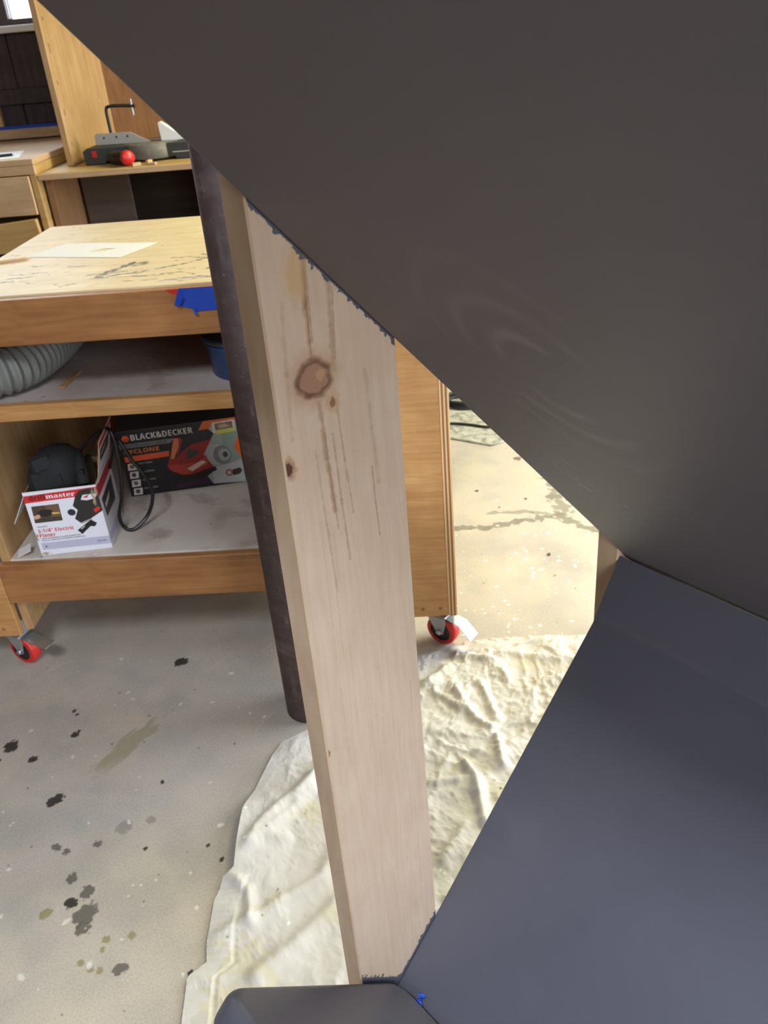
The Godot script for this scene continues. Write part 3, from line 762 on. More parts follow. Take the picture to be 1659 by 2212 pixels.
func on_the_cart():
	sander_box()
	planer_box()
	# flexible hose on the upper shelf
	var hp = smooth_path([Vector3(0.046, 0.7215, -0.03), Vector3(0.085, 0.7215, -0.025), Vector3(0.125, 0.7215, -0.035), Vector3(0.155, 0.7215, -0.075), Vector3(0.172, 0.7215, -0.14), Vector3(0.175, 0.7215, -0.22), Vector3(0.17, 0.7215, -0.34), Vector3(0.15, 0.7215, -0.48)], 14)
	var hs = []; var acc = 0.0; var last = hp[0]; var fine = []
	for i in hp.size() - 1:
		for j in 3:
			fine.append(hp[i].lerp(hp[i + 1], j / 3.0))
	for p in fine:
		acc += p.distance_to(last); last = p
		hs.append(0.0455 + 0.0032 * sin(acc * TAU / 0.0165))
	var hose = thing("flexible_hose", "grey ribbed dust hose curving across the middle shelf", "hose", Vector3(0.14, 0.672, -0.1))
	for i in fine.size():
		fine[i] -= Vector3(0.14, 0.672, -0.1)
	part("ribbed_sleeve", tube(fine, hs, 22), mat(rgb(122, 123, 117), 0.5), hose)
	# blue lidded tub
	var tub = thing("plastic_tub", "round blue plastic tub with a black lid on the middle shelf", "tub", Vector3(0.645, 0.672, -0.118))
	part("tub_body", lathe([Vector2(0, 0.0), Vector2(0.09, 0.0), Vector2(0.094, 0.004), Vector2(0.099, 0.066), Vector2(0.103, 0.069), Vector2(0.103, 0.073), Vector2(0.1, 0.075), Vector2(0, 0.075)], 44), mat(rgb(38, 72, 128), 0.35), tub)
	part("tub_lid", lathe([Vector2(0, 0.0758), Vector2(0.104, 0.0758), Vector2(0.108, 0.079), Vector2(0.108, 0.086), Vector2(0.105, 0.089), Vector2(0.098, 0.089), Vector2(0.096, 0.085), Vector2(0, 0.085)], 44), mat(rgb(52, 62, 78), 0.4), tub)
	var stick = tag(part("wood_stick", boxm(Vector3(0.013, 0.004, 0.093), 0.0008), M.pale_v, null, Vector3(0.241, 0.6745, -0.103), Vector3(0, -3, 0)), "short flat wooden stick lying in the dust of the middle shelf", "stick")
	# paper template with a cut-out, and a pencil
	var out = [Vector3(0.122, 0, -0.315), Vector3(0.176, 0, -0.431), Vector3(0.409, 0, -0.368), Vector3(0.356, 0, -0.246)]
	var inn = [Vector3(0.262, 0, -0.322), Vector3(0.292, 0, -0.345), Vector3(0.322, 0, -0.340), Vector3(0.300, 0, -0.318)]
	var b = MB.new()
	for i in 4:
		var j = (i + 1) % 4
		for y in [0.0, 0.0006]:
			var u = Vector3(0, y, 0)
			b.quad(out[i] + u, out[j] + u, inn[j] + u, inn[i] + u, Vector3.UP if y > 0 else Vector3.DOWN)
		var w = Vector3(0, 0.0006, 0)
		b.quad(out[i], out[j], out[j] + w, out[i] + w, (out[i] + out[j]) / 2 - Vector3(0.265, 0, -0.34))
		b.quad(inn[i], inn[j], inn[j] + w, inn[i] + w, Vector3(0.295, 0, -0.33) - (inn[i] + inn[j]) / 2)
	tag(part("paper_template", b.done(), M.paper, null, Vector3(0, 0.8905, 0)), "white paper sheet with a small cut-out on the workbench top", "paper")
	var pc = thing("pencil", "slim wooden pencil beside the white paper sheet", "pencil", Vector3(0.11, 0.894, -0.277))
	var pd = (Vector3(0.149, 0, -0.289) - Vector3(0.04, 0, -0.258)).normalized()
	part("shaft", tube([-pd * 0.1, pd * 0.028], 0.0035, 6), mat(rgb(196, 160, 112), 0.5), pc)
	part("tip", tube([pd * 0.028, pd * 0.034, pd * 0.04], [0.0034, 0.0018, 0.0004], 6), mat(rgb(216, 182, 138), 0.6), pc)
	tag(part("paper_scrap", plate(PackedVector2Array([Vector2(-0.018, -0.012), Vector2(0.018, -0.015), Vector2(0.02, 0.012), Vector2(-0.016, 0.016)]), 0.0012, 0.0003, 1), M.white, null, Vector3(0.068, 0.306, -0.012), Vector3(16, 8, 24)), "small white scrap of card lying beside the planer box", "card scrap")

func sander_box():
	var w = 0.288; var h = 0.178; var d = 0.13
	var t = thing("sander_box", "black and orange sander carton standing on the lowest workbench shelf", "box", Vector3(0.247, 0.2985, -0.258), atan2(0.05, 0.284))
	var im := Image.create(1152, 712, false, Image.FORMAT_RGB8)
	im.fill(rgb(22, 20, 20))
	# grey and green fade of the right half, in flat steps as printed
	fill_poly(im, [[0.74, 0], [1, 0], [1, 1], [0.72, 0.97], [0.68, 0.84], [0.76, 0.75], [0.62, 0.3]], rgb(150, 156, 148))
	fill_poly(im, [[0.86, 0.2], [1, 0.18], [1, 0.62], [0.86, 0.7]], rgb(132, 146, 132))
	fill_poly(im, [[0.74, 0.72], [1, 0.66], [1, 1], [0.72, 0.97]], rgb(176, 176, 172))
	fill_poly(im, [[0.73, 0], [1, 0], [1, 0.05], [0.8, 0.05], [0.75, 0.16], [0.67, 0.14]], rgb(206, 96, 44))
	fill_poly(im, [[0.80, 0.04], [0.99, 0.03], [0.99, 0.2], [0.79, 0.2]], rgb(200, 196, 184))
	fill_poly(im, [[0.82, 0.06], [0.97, 0.05], [0.97, 0.15], [0.82, 0.16]], rgb(122, 96, 70))
	fill_poly(im, [[0.84, 0.09], [0.9, 0.07], [0.95, 0.12], [0.86, 0.14]], rgb(176, 150, 120))
	fill_poly(im, [[0.82, 0.17], [0.99, 0.155], [0.99, 0.20], [0.82, 0.22]], rgb(196, 190, 70))
	fill_poly(im, [[1, 0.27], [1, 0.62], [0.95, 0.44]], rgb(222, 92, 30))
	fill_poly(im, [[0.0, 0.195], [0.46, 0.195], [0.43, 0.255], [0.0, 0.255]], rgb(122, 118, 114))
	fill_poly(im, [[0.02, 0.385], [0.40, 0.37], [0.39, 0.455], [0.02, 0.465]], rgb(216, 84, 34))
	fill_poly(im, ring_of(0.065, 0.115, 0.032, 0.052, 6), rgb(224, 84, 32))
	for i in 3:
		fill_poly(im, [[0.045 + i * 0.012, 0.16], [0.05 + i * 0.012, 0.16], [0.062 + i * 0.012, 0.115], [0.057 + i * 0.012, 0.115]], rgb(40, 24, 20))
	for i in 4:
		var y = 0.49 + i * 0.13
		fill_poly(im, [[0.035, y], [0.11, y], [0.10, y + 0.105], [0.025, y + 0.105]], rgb(198, 190, 180))
		fill_poly(im, ring_of(0.065, y + 0.05, 0.02, 0.034, 8), rgb(110, 84, 60) if i % 2 == 0 else rgb(70, 66, 64))
	# the printed sander
	fill_poly(im, [[0.36, 0.59], [0.39, 0.49], [0.46, 0.19], [0.51, 0.2], [0.56, 0.28], [0.64, 0.13], [0.76, 0.12], [0.8, 0.2], [0.77, 0.28], [0.68, 0.5], [0.72, 0.62], [0.76, 0.74], [0.62, 0.8], [0.46, 0.76], [0.37, 0.66]], rgb(150, 34, 26))
	fill_poly(im, [[0.52, 0.26], [0.64, 0.13], [0.76, 0.12], [0.80, 0.2], [0.76, 0.28], [0.6, 0.32], [0.5, 0.42], [0.47, 0.48]], rgb(34, 32, 32))
	fill_poly(im, [[0.40, 0.5], [0.43, 0.36], [0.47, 0.34], [0.46, 0.48]], rgb(40, 28, 26))
	fill_poly(im, [[0.46, 0.2], [0.50, 0.21], [0.485, 0.34], [0.43, 0.5], [0.40, 0.5]], rgb(210, 120, 74))
	fill_poly(im, [[0.555, 0.38], [0.65, 0.42], [0.64, 0.48], [0.53, 0.55]], rgb(58, 64, 60))
	fill_poly(im, [[0.37, 0.6], [0.66, 0.6], [0.69, 0.5], [0.72, 0.56], [0.7, 0.66], [0.5, 0.77], [0.4, 0.7]], rgb(176, 62, 44))
	fill_poly(im, [[0.52, 0.68], [0.66, 0.58], [0.69, 0.62], [0.56, 0.73]], rgb(206, 190, 176))
	fill_poly(im, [[0.5, 0.8], [0.76, 0.7], [0.77, 0.76], [0.62, 0.85], [0.48, 0.86]], rgb(20, 18, 18))
	fill_poly(im, ring_of(0.79, 0.52, 0.085, 0.16), rgb(168, 168, 162))
	fill_poly(im, ring_of(0.84, 0.54, 0.078, 0.15), rgb(120, 122, 120))
	fill_poly(im, ring_of(0.855, 0.54, 0.05, 0.095), rgb(156, 158, 154))
	fill_poly(im, ring_of(0.865, 0.54, 0.022, 0.045), rgb(60, 56, 56))
	fill_poly(im, ring_of(0.87, 0.83, 0.034, 0.06, 6), rgb(140, 66, 40))
	fill_poly(im, ring_of(0.87, 0.83, 0.018, 0.034, 6), rgb(200, 170, 150))
	fill_poly(im, [[0.9, 0.79], [0.97, 0.77], [0.985, 0.82], [0.96, 0.87], [0.9, 0.88]], rgb(50, 46, 42))
	fill_poly(im, [[0.40, 0.91], [0.68, 0.85], [0.71, 0.95], [0.40, 0.97]], rgb(54, 22, 50))
	printed_face(t, "front_panel", w, h, im, Vector3(0, 0, -0.002))
	var dk = mat(rgb(34, 32, 32), 0.5)
	part("carton", boxm(Vector3(w, h, d), 0.0015), dk, t, Vector3(w / 2, h / 2, -d / 2 - 0.0023))
	part("top_flap", boxm(Vector3(w * 0.98, 0.0016, 0.06), 0.0004), mat(rgb(46, 44, 42), 0.5), t, Vector3(w / 2, h + 0.008, -0.040), Vector3(14, 0, 0))
	var z = 0.0004
	text(t, "BLACK&DECKER", 0.52 * w, 0.085 * h, rgb(212, 206, 198), Vector3(0.11 * w, h * 0.85, z))
	text(t, "HIGH PERFORMANCE SANDER", 0.36 * w, 0.035 * h, rgb(36, 34, 34), Vector3(0.04 * w, h * 0.758, z))
	text(t, "CYCLONE", 0.30 * w, 0.062 * h, rgb(214, 110, 52), Vector3(0.025 * w, h * 0.655, z), false, true)
	for i in 4:
		text(t, ["FINGER SANDING", "DETAIL SANDING", "CONTOUR SANDING", "FINISH SANDING"][i], 0.115 * w, 0.022 * h, rgb(186, 180, 172), Vector3(0.125 * w, h * (0.485 - i * 0.13), z), false, false)

func planer_box():
	var w = 0.159; var h = 0.163; var d = 0.15
	var t = thing("planer_box", "worn white and red planer carton with open flaps on the lowest shelf", "box", Vector3(0.112, 0.2978, -0.001), atan2(0.02, 0.158))
	var im := Image.create(800, 816, false, Image.FORMAT_RGB8)
	im.fill(rgb(226, 226, 234))
	fill_poly(im, [[0, 0.055], [1, 0.03], [1, 0.14], [0, 0.165]], rgb(206, 40, 46))
	fill_poly(im, [[0.04, 0.80], [1, 0.80], [1, 0.925], [0.04, 0.91]], rgb(186, 186, 206))
	fill_poly(im, [[0.065, 0.22], [0.44, 0.22], [0.43, 0.48], [0.05, 0.48]], rgb(78, 62, 48))
	fill_poly(im, [[0.24, 0.22], [0.44, 0.22], [0.43, 0.45], [0.3, 0.4]], rgb(112, 84, 62))
	fill_poly(im, [[0.12, 0.32], [0.2, 0.28], [0.32, 0.3], [0.34, 0.36], [0.24, 0.4], [0.13, 0.38]], rgb(38, 32, 28))
	fill_poly(im, [[0.055, 0.37], [0.14, 0.35], [0.15, 0.40], [0.06, 0.44]], rgb(206, 160, 132))
	fill_poly(im, [[0.31, 0.34], [0.42, 0.35], [0.42, 0.37], [0.32, 0.37]], rgb(216, 180, 84))
	fill_poly(im, [[0.05, 0.42], [0.42, 0.41], [0.43, 0.48], [0.05, 0.48]], rgb(66, 58, 52))
	# the printed planer: closed handle, nose knob, body, then the dust chute
	var tool = rgb(44, 42, 40)
	fill_poly(im, [[0.67, 0.35], [0.62, 0.28], [0.66, 0.2], [0.69, 0.13], [0.76, 0.06], [0.9, 0.04], [1, 0.06], [1, 0.4], [0.82, 0.5], [0.66, 0.55], [0.60, 0.48]], tool)
	fill_poly(im, [[0.75, 0.2], [0.79, 0.13], [0.98, 0.13], [0.95, 0.2], [0.83, 0.22]], rgb(226, 226, 234))
	fill_poly(im, [[0.78, 0.17], [0.88, 0.13], [0.84, 0.18]], rgb(206, 40, 46))
	fill_poly(im, ring_of(0.58, 0.375, 0.055, 0.05), rgb(38, 42, 56))
	fill_poly(im, [[0.88, 0.37], [0.95, 0.33], [0.98, 0.34], [0.96, 0.39], [0.9, 0.42]], rgb(206, 48, 46))
	fill_poly(im, [[0.66, 0.55], [0.82, 0.5], [0.83, 0.52], [0.68, 0.57]], rgb(170, 166, 160))
	fill_poly(im, [[0.59, 0.66], [0.81, 0.52], [0.88, 0.58], [0.84, 0.63], [0.78, 0.62], [0.64, 0.73]], rgb(30, 30, 30))
	fill_poly(im, [[0.64, 0.64], [0.70, 0.60], [0.71, 0.61], [0.65, 0.655]], rgb(190, 190, 190))
	fill_poly(im, ring_of(0.1, 0.86, 0.018, 0.022, 3), rgb(60, 60, 66))
	# tears: bare brown card at the worn edges
	for s in [[0.0, 0.7, 0.03, 0.06], [0.06, 0.97, 0.06, 0.02], [0.93, 0.2, 0.02, 0.12], [0.98, 0.1, 0.02, 0.05]]:
		blob(im, s[0] * 800, s[1] * 816, s[2] * 800, s[3] * 816, rgb(168, 146, 118), 0.95, 0.9, int(s[0] * 99) + 3, 0.0, 0.1)
	for i in 7:
		stroke(im, [Vector2(20 + i * 14, 560 + i * 22), Vector2(90 + i * 22, 700 + i * 18)], 1.2, rgb(186, 184, 190), 0.6, 0.4, i)
	printed_face(t, "front_panel", w, h, im, Vector3(0, 0, 0))
	# right side: red, white and black print
	var sd := Image.create(400, 432, false, Image.FORMAT_RGB8); sd.fill(rgb(196, 194, 204))
	fill_poly(sd, [[0, 0.04], [1, 0.04], [1, 0.2], [0, 0.2]], rgb(176, 40, 48))
	fill_poly(sd, [[0.1, 0.28], [0.9, 0.26], [0.8, 0.62], [0.15, 0.58]], rgb(48, 46, 46))
	fill_poly(sd, [[0.2, 0.4], [0.6, 0.38], [0.5, 0.45], [0.2, 0.47]], rgb(180, 178, 182))
	fill_poly(sd, [[0, 0.8], [1, 0.8], [1, 0.92], [0, 0.92]], rgb(170, 168, 190))
	var rs = printed_face(t, "side_panel", d, h, sd, Vector3(w, 0, 0.0)); rs.rotation.y = PI / 2; rs.position = Vector3(w - 0.0021, 0, -0.0003)
	part("side_panel", boxm(Vector3(0.002, h * 0.96, d), 0.0004), M.card, t, Vector3(0.001, h * 0.48, -d / 2 - 0.0003))
	part("back_panel", boxm(Vector3(w - 0.0044, h, 0.002), 0.0004), M.card, t, Vector3(w / 2, h / 2, -d + 0.002))
	part("bottom_panel", boxm(Vector3(w - 0.0044, 0.002, d - 0.006), 0.0004), M.card, t, Vector3(w / 2, 0.0012, -d / 2))
	var fl = part("flap", boxm(Vector3(0.0016, 0.085, d * 0.9), 0.0004), M.white, t, Vector3(-0.021, h - 0.045, -d / 2 - 0.005), Vector3(0, 0, -30))
	var fp = printed_face(t, "flap", d * 0.95, 0.10, sd, Vector3(w + 0.004, h + 0.001, -0.004), 0.0016); fp.rotation_degrees = Vector3(0, 90, 0); fp.rotate_object_local(Vector3.RIGHT, deg_to_rad(14))
	var z = 0.0024
	text(t, "drill", 0.22 * w, 0.075 * h, rgb(40, 22, 24), Vector3(0.07 * w, h * 0.868, z), true)
	text(t, "master", 0.40 * w, 0.058 * h, rgb(238, 232, 234), Vector3(0.295 * w, h * 0.874, z), true)
	text(t, "120 VOLT", 0.14 * w, 0.022 * h, rgb(70, 70, 78), Vector3(0.06 * w, h * 0.445, z))
	text(t, "3-1/4\" Electric", 0.50 * w, 0.058 * h, rgb(206, 36, 44), Vector3(0.05 * w, h * 0.365, z), false, true)
	text(t, "Planer", 0.22 * w, 0.06 * h, rgb(206, 36, 44), Vector3(0.055 * w, h * 0.292, z), false, true)
	text(t, "WITH A POWERFUL 5.5 AMP MOTOR THAT", 0.55 * w, 0.02 * h, rgb(50, 50, 58), Vector3(0.07 * w, h * 0.258, z))
	text(t, "CUTS AT 15,000 RPM FOR SMOOTH OPERATION", 0.60 * w, 0.02 * h, rgb(50, 50, 58), Vector3(0.07 * w, h * 0.225, z))
	text(t, "ITEM 91062", 0.12 * w, 0.02 * h, rgb(40, 40, 70), Vector3(0.82 * w, h * 0.125, z))
	# the planer itself, standing in the carton, and its cord
	var pl = thing("electric_planer", "black electric planer standing in the open white carton", "power tool", Vector3(0.18, 0.302, -0.075), atan2(0.02, 0.158))
	part("motor_housing", lathe([Vector2(0, 0.0), Vector2(0.052, 0.0), Vector2(0.056, 0.01), Vector2(0.056, 0.17), Vector2(0.052, 0.20), Vector2(0.04, 0.218), Vector2(0.02, 0.226), Vector2(0, 0.228)], 28), M.tool_black, pl, Vector3(-0.008, 0, -0.005))
	part("body", boxm(Vector3(0.085, 0.19, 0.10), 0.014), M.tool_black, pl, Vector3(-0.022, 0.100, 0.006), Vector3(0, 12, 6))
	part("base_plate", boxm(Vector3(0.012, 0.17, 0.085), 0.002), M.black_gloss, pl, Vector3(0.052, 0.1, 0.0))
	part("handle", tube(smooth_path([Vector3(0.0, 0.150, -0.05), Vector3(0.01, 0.185, -0.045), Vector3(0.03, 0.195, -0.02), Vector3(0.046, 0.18, 0.02), Vector3(0.05, 0.15, 0.04)], 6), 0.015, 12), M.tool_black, pl)
	part("chip_deflector", boxm(Vector3(0.05, 0.04, 0.03), 0.008), M.tool_black, pl, Vector3(-0.03, 0.205, 0.03), Vector3(-24, 14, 12))
	var c0 = Vector3(0.18, 0.302, -0.075); var bs = Basis(Vector3.UP, -atan2(0.02, 0.158))
	var cp = []
	for p in [Vector3(0.21, 0.50, -0.10), Vector3(0.27, 0.545, -0.11), Vector3(0.302, 0.552, -0.095), Vector3(0.306, 0.48, -0.09), Vector3(0.296, 0.40, -0.085), Vector3(0.277, 0.345, -0.085), Vector3(0.280, 0.309, -0.088), Vector3(0.303, 0.3025, -0.09), Vector3(0.335, 0.328, -0.115), Vector3(0.352, 0.378, -0.125), Vector3(0.345, 0.425, -0.12), Vector3(0.325, 0.47, -0.115), Vector3(0.306, 0.52, -0.115), Vector3(0.29, 0.50, -0.13), Vector3(0.26, 0.44, -0.14)]:
		cp.append(bs * (p - c0))
	part("power_cord", tube(smooth_path(cp, 8), 0.0042, 10), M.black_gloss, pl)

# ------------------------------------------------------------------ saw bench and cabinet
func saw_bench():
	var t = thing("saw_bench", "plywood saw bench with a tall side panel and a thick deck", "bench", Vector3(0.12, 0, -1.4))
	bx(t, "deck", Vector3(-0.128, 0.945, -1.72), Vector3(0.368, 0.963, -1.10), M.yellow_h, 0.003)
	bx(t, "deck_edging", Vector3(-0.128, 0.9455, -1.0995), Vector3(0.368, 0.9625, -1.092), M.pale_h, 0.002)
	bx(t, "leg_panel", Vector3(-0.125, 0.0, -1.70), Vector3(-0.105, 0.9445, -1.13), M.brown_v, 0.001)
	bx(t, "leg_panel", Vector3(0.345, 0.0, -1.70), Vector3(0.363, 0.9445, -1.30), M.dark_board, 0.001)
	bx(t, "lower_back", Vector3(-0.104, 0.0, -1.715), Vector3(0.344, 0.9445, -1.703), M.dark_board, 0.001)
	var sp = bx(t, "tall_side", Vector3(-0.080, 0.9635, -1.72), Vector3(-0.060, 1.95, -1.228), M.pale_v, 0.002)
	bx(t, "tall_back", Vector3(-0.0595, 0.9635, -1.72), Vector3(0.62, 1.95, -1.705), M.brown_v, 0.001)
	for i in 9:   # square dowel holes up the front of the side panel
		var y = 1.02 + i * 0.085
		bx(sp, "dowel_plug", Vector3(-0.0602, y, -1.262), Vector3(-0.0590, y + [0.010, 0.018, 0.012, 0.026][i % 4], -1.254), M.brown_v, 0.0003)
	tag(bx(thing_root(), "scrap_panel", Vector3(-0.095, 0.62, -1.36), Vector3(0.065, 0.935, -1.345), M.dark_board, 0.001), "brown panel stored upright under the saw bench deck", "panel")
	# a ledge for it and for darkness below: a shelf inside the bench
	bx(t, "lower_shelf", Vector3(-0.1045, 0.60, -1.70), Vector3(0.3445, 0.619, -1.14), M.dark_board, 0.001)
	miter_saw()

func thing_root():
	org[self] = Vector3.ZERO
	return self

func miter_saw():
	var t = thing("miter_saw", "dusty dark miter saw with a red knob on the saw bench", "saw", Vector3(0.15, 0.9635, -1.27))
	var d = mat(rgb(50, 52, 50), 0.6); var du = tri_mat(mottled(90, 128, 128, [rgb(104, 100, 90), rgb(140, 132, 116)], [0.05], [0.8]), 0.2, 0.75)
	# cast base: stepped feet and a table top, extruded across
	var prof = PackedVector2Array([Vector2(-0.012, 0.9645), Vector2(0.05, 0.9645), Vector2(0.055, 0.972), Vector2(0.27, 0.972), Vector2(0.275, 0.9645), Vector2(0.345, 0.9645), Vector2(0.345, 1.0), Vector2(0.335, 1.012), Vector2(0.0, 1.012), Vector2(-0.014, 1.004)])
	var o = t.position
	part("base", plate(flip(prof), 0.16, 0.004, 2), d, t, Vector3(0, 0, -1.36) - o, Vector3(90, 0, 0))
	part("turntable", lathe([Vector2(0, 0.0), Vector2(0.088, 0.0), Vector2(0.092, 0.004), Vector2(0.092, 0.040), Vector2(0.088, 0.044), Vector2(0, 0.044)], 32), du, t, Vector3(0.19, 0.97, -1.27) - o)
	part("fence", plate(flip(PackedVector2Array([Vector2(0.015, 1.014), Vector2(0.19, 1.014), Vector2(0.165, 1.026), Vector2(0.13, 1.045), Vector2(0.022, 1.047), Vector2(0.015, 1.040)])), 0.008, 0.001, 2), M.alu, t, Vector3(0, 0, -1.262) - o, Vector3(90, 0, 0))
	for x in [0.045, 0.085, 0.12]:
		part("fence_bolt", lathe([Vector2(0, 0.002), Vector2(0.003, 0.002), Vector2(0.0035, 0)], 8), M.black, t, Vector3(x, 1.034, -1.254) - o, Vector3(90, 0, 0))
	part("fence", plate(flip(PackedVector2Array([Vector2(0.225, 1.014), Vector2(0.33, 1.014), Vector2(0.30, 1.022), Vector2(0.262, 1.045), Vector2(0.23, 1.068), Vector2(0.222, 1.066)])), 0.03, 0.002, 2), M.white, t, Vector3(0, 0, -1.275) - o, Vector3(90, 0, 0))
	part("hold_down_clamp", tube(smooth_path([Vector3(0.064, 1.014, -1.275), Vector3(0.063, 1.08, -1.275), Vector3(0.064, 1.11, -1.275), Vector3(0.074, 1.119, -1.275), Vector3(0.11, 1.119, -1.275), Vector3(0.155, 1.115, -1.275)].map(func(p): return p - o), 6), 0.005, 8), M.black, t)
	part("clamp_screw", tube([Vector3(0.145, 1.09, -1.275) - o, Vector3(0.145, 1.135, -1.275) - o], 0.004, 8), M.steel_dull, t)
	# miter arm with its black grip and red lock knob
	part("miter_arm", boxm(Vector3(0.05, 0.018, 0.07), 0.004), d, t, Vector3(0.13, 0.982, -1.175) - o, Vector3(0, 12, 0))
	part("grip", tube([Vector3(0.080, 0.985, -1.185) - o, Vector3(0.100, 0.985, -1.165) - o, Vector3(0.124, 0.985, -1.147) - o, Vector3(0.140, 0.985, -1.135) - o], [0.017, 0.020, 0.0205, 0.019], 16), M.black, t)
	part("lock_knob", lathe([Vector2(0, 0.0), Vector2(0.018, 0.0), Vector2(0.022, 0.004), Vector2(0.022, 0.010), Vector2(0.016, 0.017), Vector2(0, 0.020)], 20), M.red, t, Vector3(0.140, 0.986, -1.1345) - o, Vector3(90, 40, 0))
	part("scale_sticker", boxm(Vector3(0.014, 0.018, 0.001), 0.0002), M.red, t, Vector3(0.022, 0.995, -1.1995) - o)
	part("scale_strip", boxm(Vector3(0.07, 0.003, 0.001), 0.0002), M.alu, t, Vector3(0.30, 0.985, -1.1995) - o)
	part("motor_head", lathe([Vector2(0, 0), Vector2(0.045, 0), Vector2(0.05, 0.01), Vector2(0.05, 0.09), Vector2(0.04, 0.1), Vector2(0, 0.1)], 24), M.black, t, Vector3(0.36, 1.06, -1.36) - o, Vector3(0, 0, 20))
	part("pivot_arm", tube([Vector3(0.25, 0.99, -1.345) - o, Vector3(0.29, 1.05, -1.365) - o, Vector3(0.36, 1.10, -1.36) - o], 0.022, 10), d, t)
	for q in [[0.172, -1.112, 30.0, Vector3(0.026, 0.010, 0.014), "largest pale wood offcut right below the red saw knob"], [0.222, -1.112, -10.0, Vector3(0.022, 0.007, 0.012), "flat pale wood offcut at the front edge of the deck"], [0.205, -1.138, 62.0, Vector3(0.02, 0.012, 0.01), "upright pale wood offcut close against the saw base"]]:
		tag(part("wood_offcut", boxm(q[3], 0.001), M.pale_h, null, Vector3(q[0], 0.9635 + q[3].y / 2, q[1]), Vector3(0, q[2], 0)), q[4], "offcut", "offcuts by the miter saw")

func cabinet():
	var t = thing("drawer_cabinet", "light pine drawer cabinet beside the saw bench, lower drawer pulled open", "cabinet", Vector3(-0.55, 0, -1.4))
	var x0 = -1.05; var x1 = -0.131
	bx(t, "top", Vector3(x0, 0.990, -1.70), Vector3(x1, 1.008, -1.095), M.pale_h, 0.002)
	bx(t, "side_panel", Vector3(x1 - 0.018, 0.0, -1.70), Vector3(x1 - 0.004, 0.9895, -1.103), M.yellow_h, 0.001)
	bx(t, "side_rail", Vector3(x1 - 0.004, 0.964, -1.70), Vector3(x1, 0.9895, -1.103), M.yellow_h, 0.001)
	bx(t, "side_stile", Vector3(x1 - 0.004, 0.0, -1.13), Vector3(x1, 0.9635, -1.103), M.yellow_h, 0.001)
	bx(t, "side_panel", Vector3(x0, 0.0, -1.70), Vector3(x0 + 0.018, 0.9895, -1.103), M.yellow_h, 0.001)
	bx(t, "back_panel", Vector3(x0 + 0.0185, 0.0, -1.70), Vector3(x1 - 0.0185, 0.9895, -1.688), M.dark_board, 0.001)
	bx(t, "front_rail", Vector3(x0, 0.965, -1.1025), Vector3(x1, 0.9895, -1.09), M.pale_h, 0.001)
	bx(t, "front_stile", Vector3(x1 - 0.019, 0.0, -1.1025), Vector3(x1, 0.9645, -1.092), M.yellow_h, 0.001)
	var dr = bx(t, "drawer", Vector3(-0.62, 0.850, -1.103), Vector3(x1 - 0.022, 0.962, -1.084), M.pale_h, 0.002)
	var d2 = bx(t, "drawer", Vector3(-0.64, 0.742, -1.06), Vector3(x1 - 0.012, 0.828, -1.042), M.yellow_h, 0.002)
	d2.rotation_degrees.z = 4.0
	bx(d2, "drawer_side", Vector3(x1 - 0.050, 0.752, -1.45), Vector3(x1 - 0.038, 0.820, -1.0605), M.yellow_h, 0.001)
	bx(d2, "drawer_side", Vector3(-0.63, 0.742, -1.45), Vector3(-0.618, 0.815, -1.0605), M.yellow_h, 0.001)
	bx(d2, "drawer_bottom", Vector3(-0.617, 0.744, -1.45), Vector3(x1 - 0.051, 0.750, -1.0605), M.pale_h, 0.001)
	bx(t, "drawer", Vector3(-0.64, 0.55, -1.103), Vector3(x1 - 0.022, 0.72, -1.084), M.brown_v, 0.002)
	# upstand board against the planks, topped with blue masking tape
	tag(bx(thing_root(), "upstand_board", Vector3(-1.15, 1.0085, -1.752), Vector3(-0.082, 1.042, -1.735), M.pale_h, 0.002), "pinkish pine board standing at the back of the cabinet top", "board")
	tag(bx(thing_root(), "tape_strip", Vector3(-1.15, 1.0425, -1.754), Vector3(-0.082, 1.052, -1.736), M.blue_tape, 0.001), "line of dark blue masking tape along the board below the planks", "tape")
	tag(part("note_paper", plate(PackedVector2Array([Vector2(-0.20, -0.10), Vector2(0.13, -0.09), Vector2(0.15, 0.09), Vector2(-0.19, 0.11)]), 0.0008, 0.0002, 1), M.paper, null, Vector3(-0.36, 1.0083, -1.22), Vector3(0, 10, 0)), "white sheet of paper under the black pen on the cabinet", "paper")
	var pn = thing("black_pen", "black pen lying on the paper on the drawer cabinet", "pen", Vector3(-0.275, 1.0132, -1.19), deg_to_rad(12))
	part("barrel", tube([Vector3(-0.05, 0, 0), Vector3(0.045, 0, 0)], 0.004, 10), M.black, pn)
	part("pen_tip", tube([Vector3(-0.05, 0, 0), Vector3(-0.062, 0, 0)], [0.0035, 0.001], 8), M.steel_dull, pn)
	part("pen_cap_end", tube([Vector3(0.045, 0, 0), Vector3(0.053, 0, 0)], 0.0038, 10), M.white, pn)

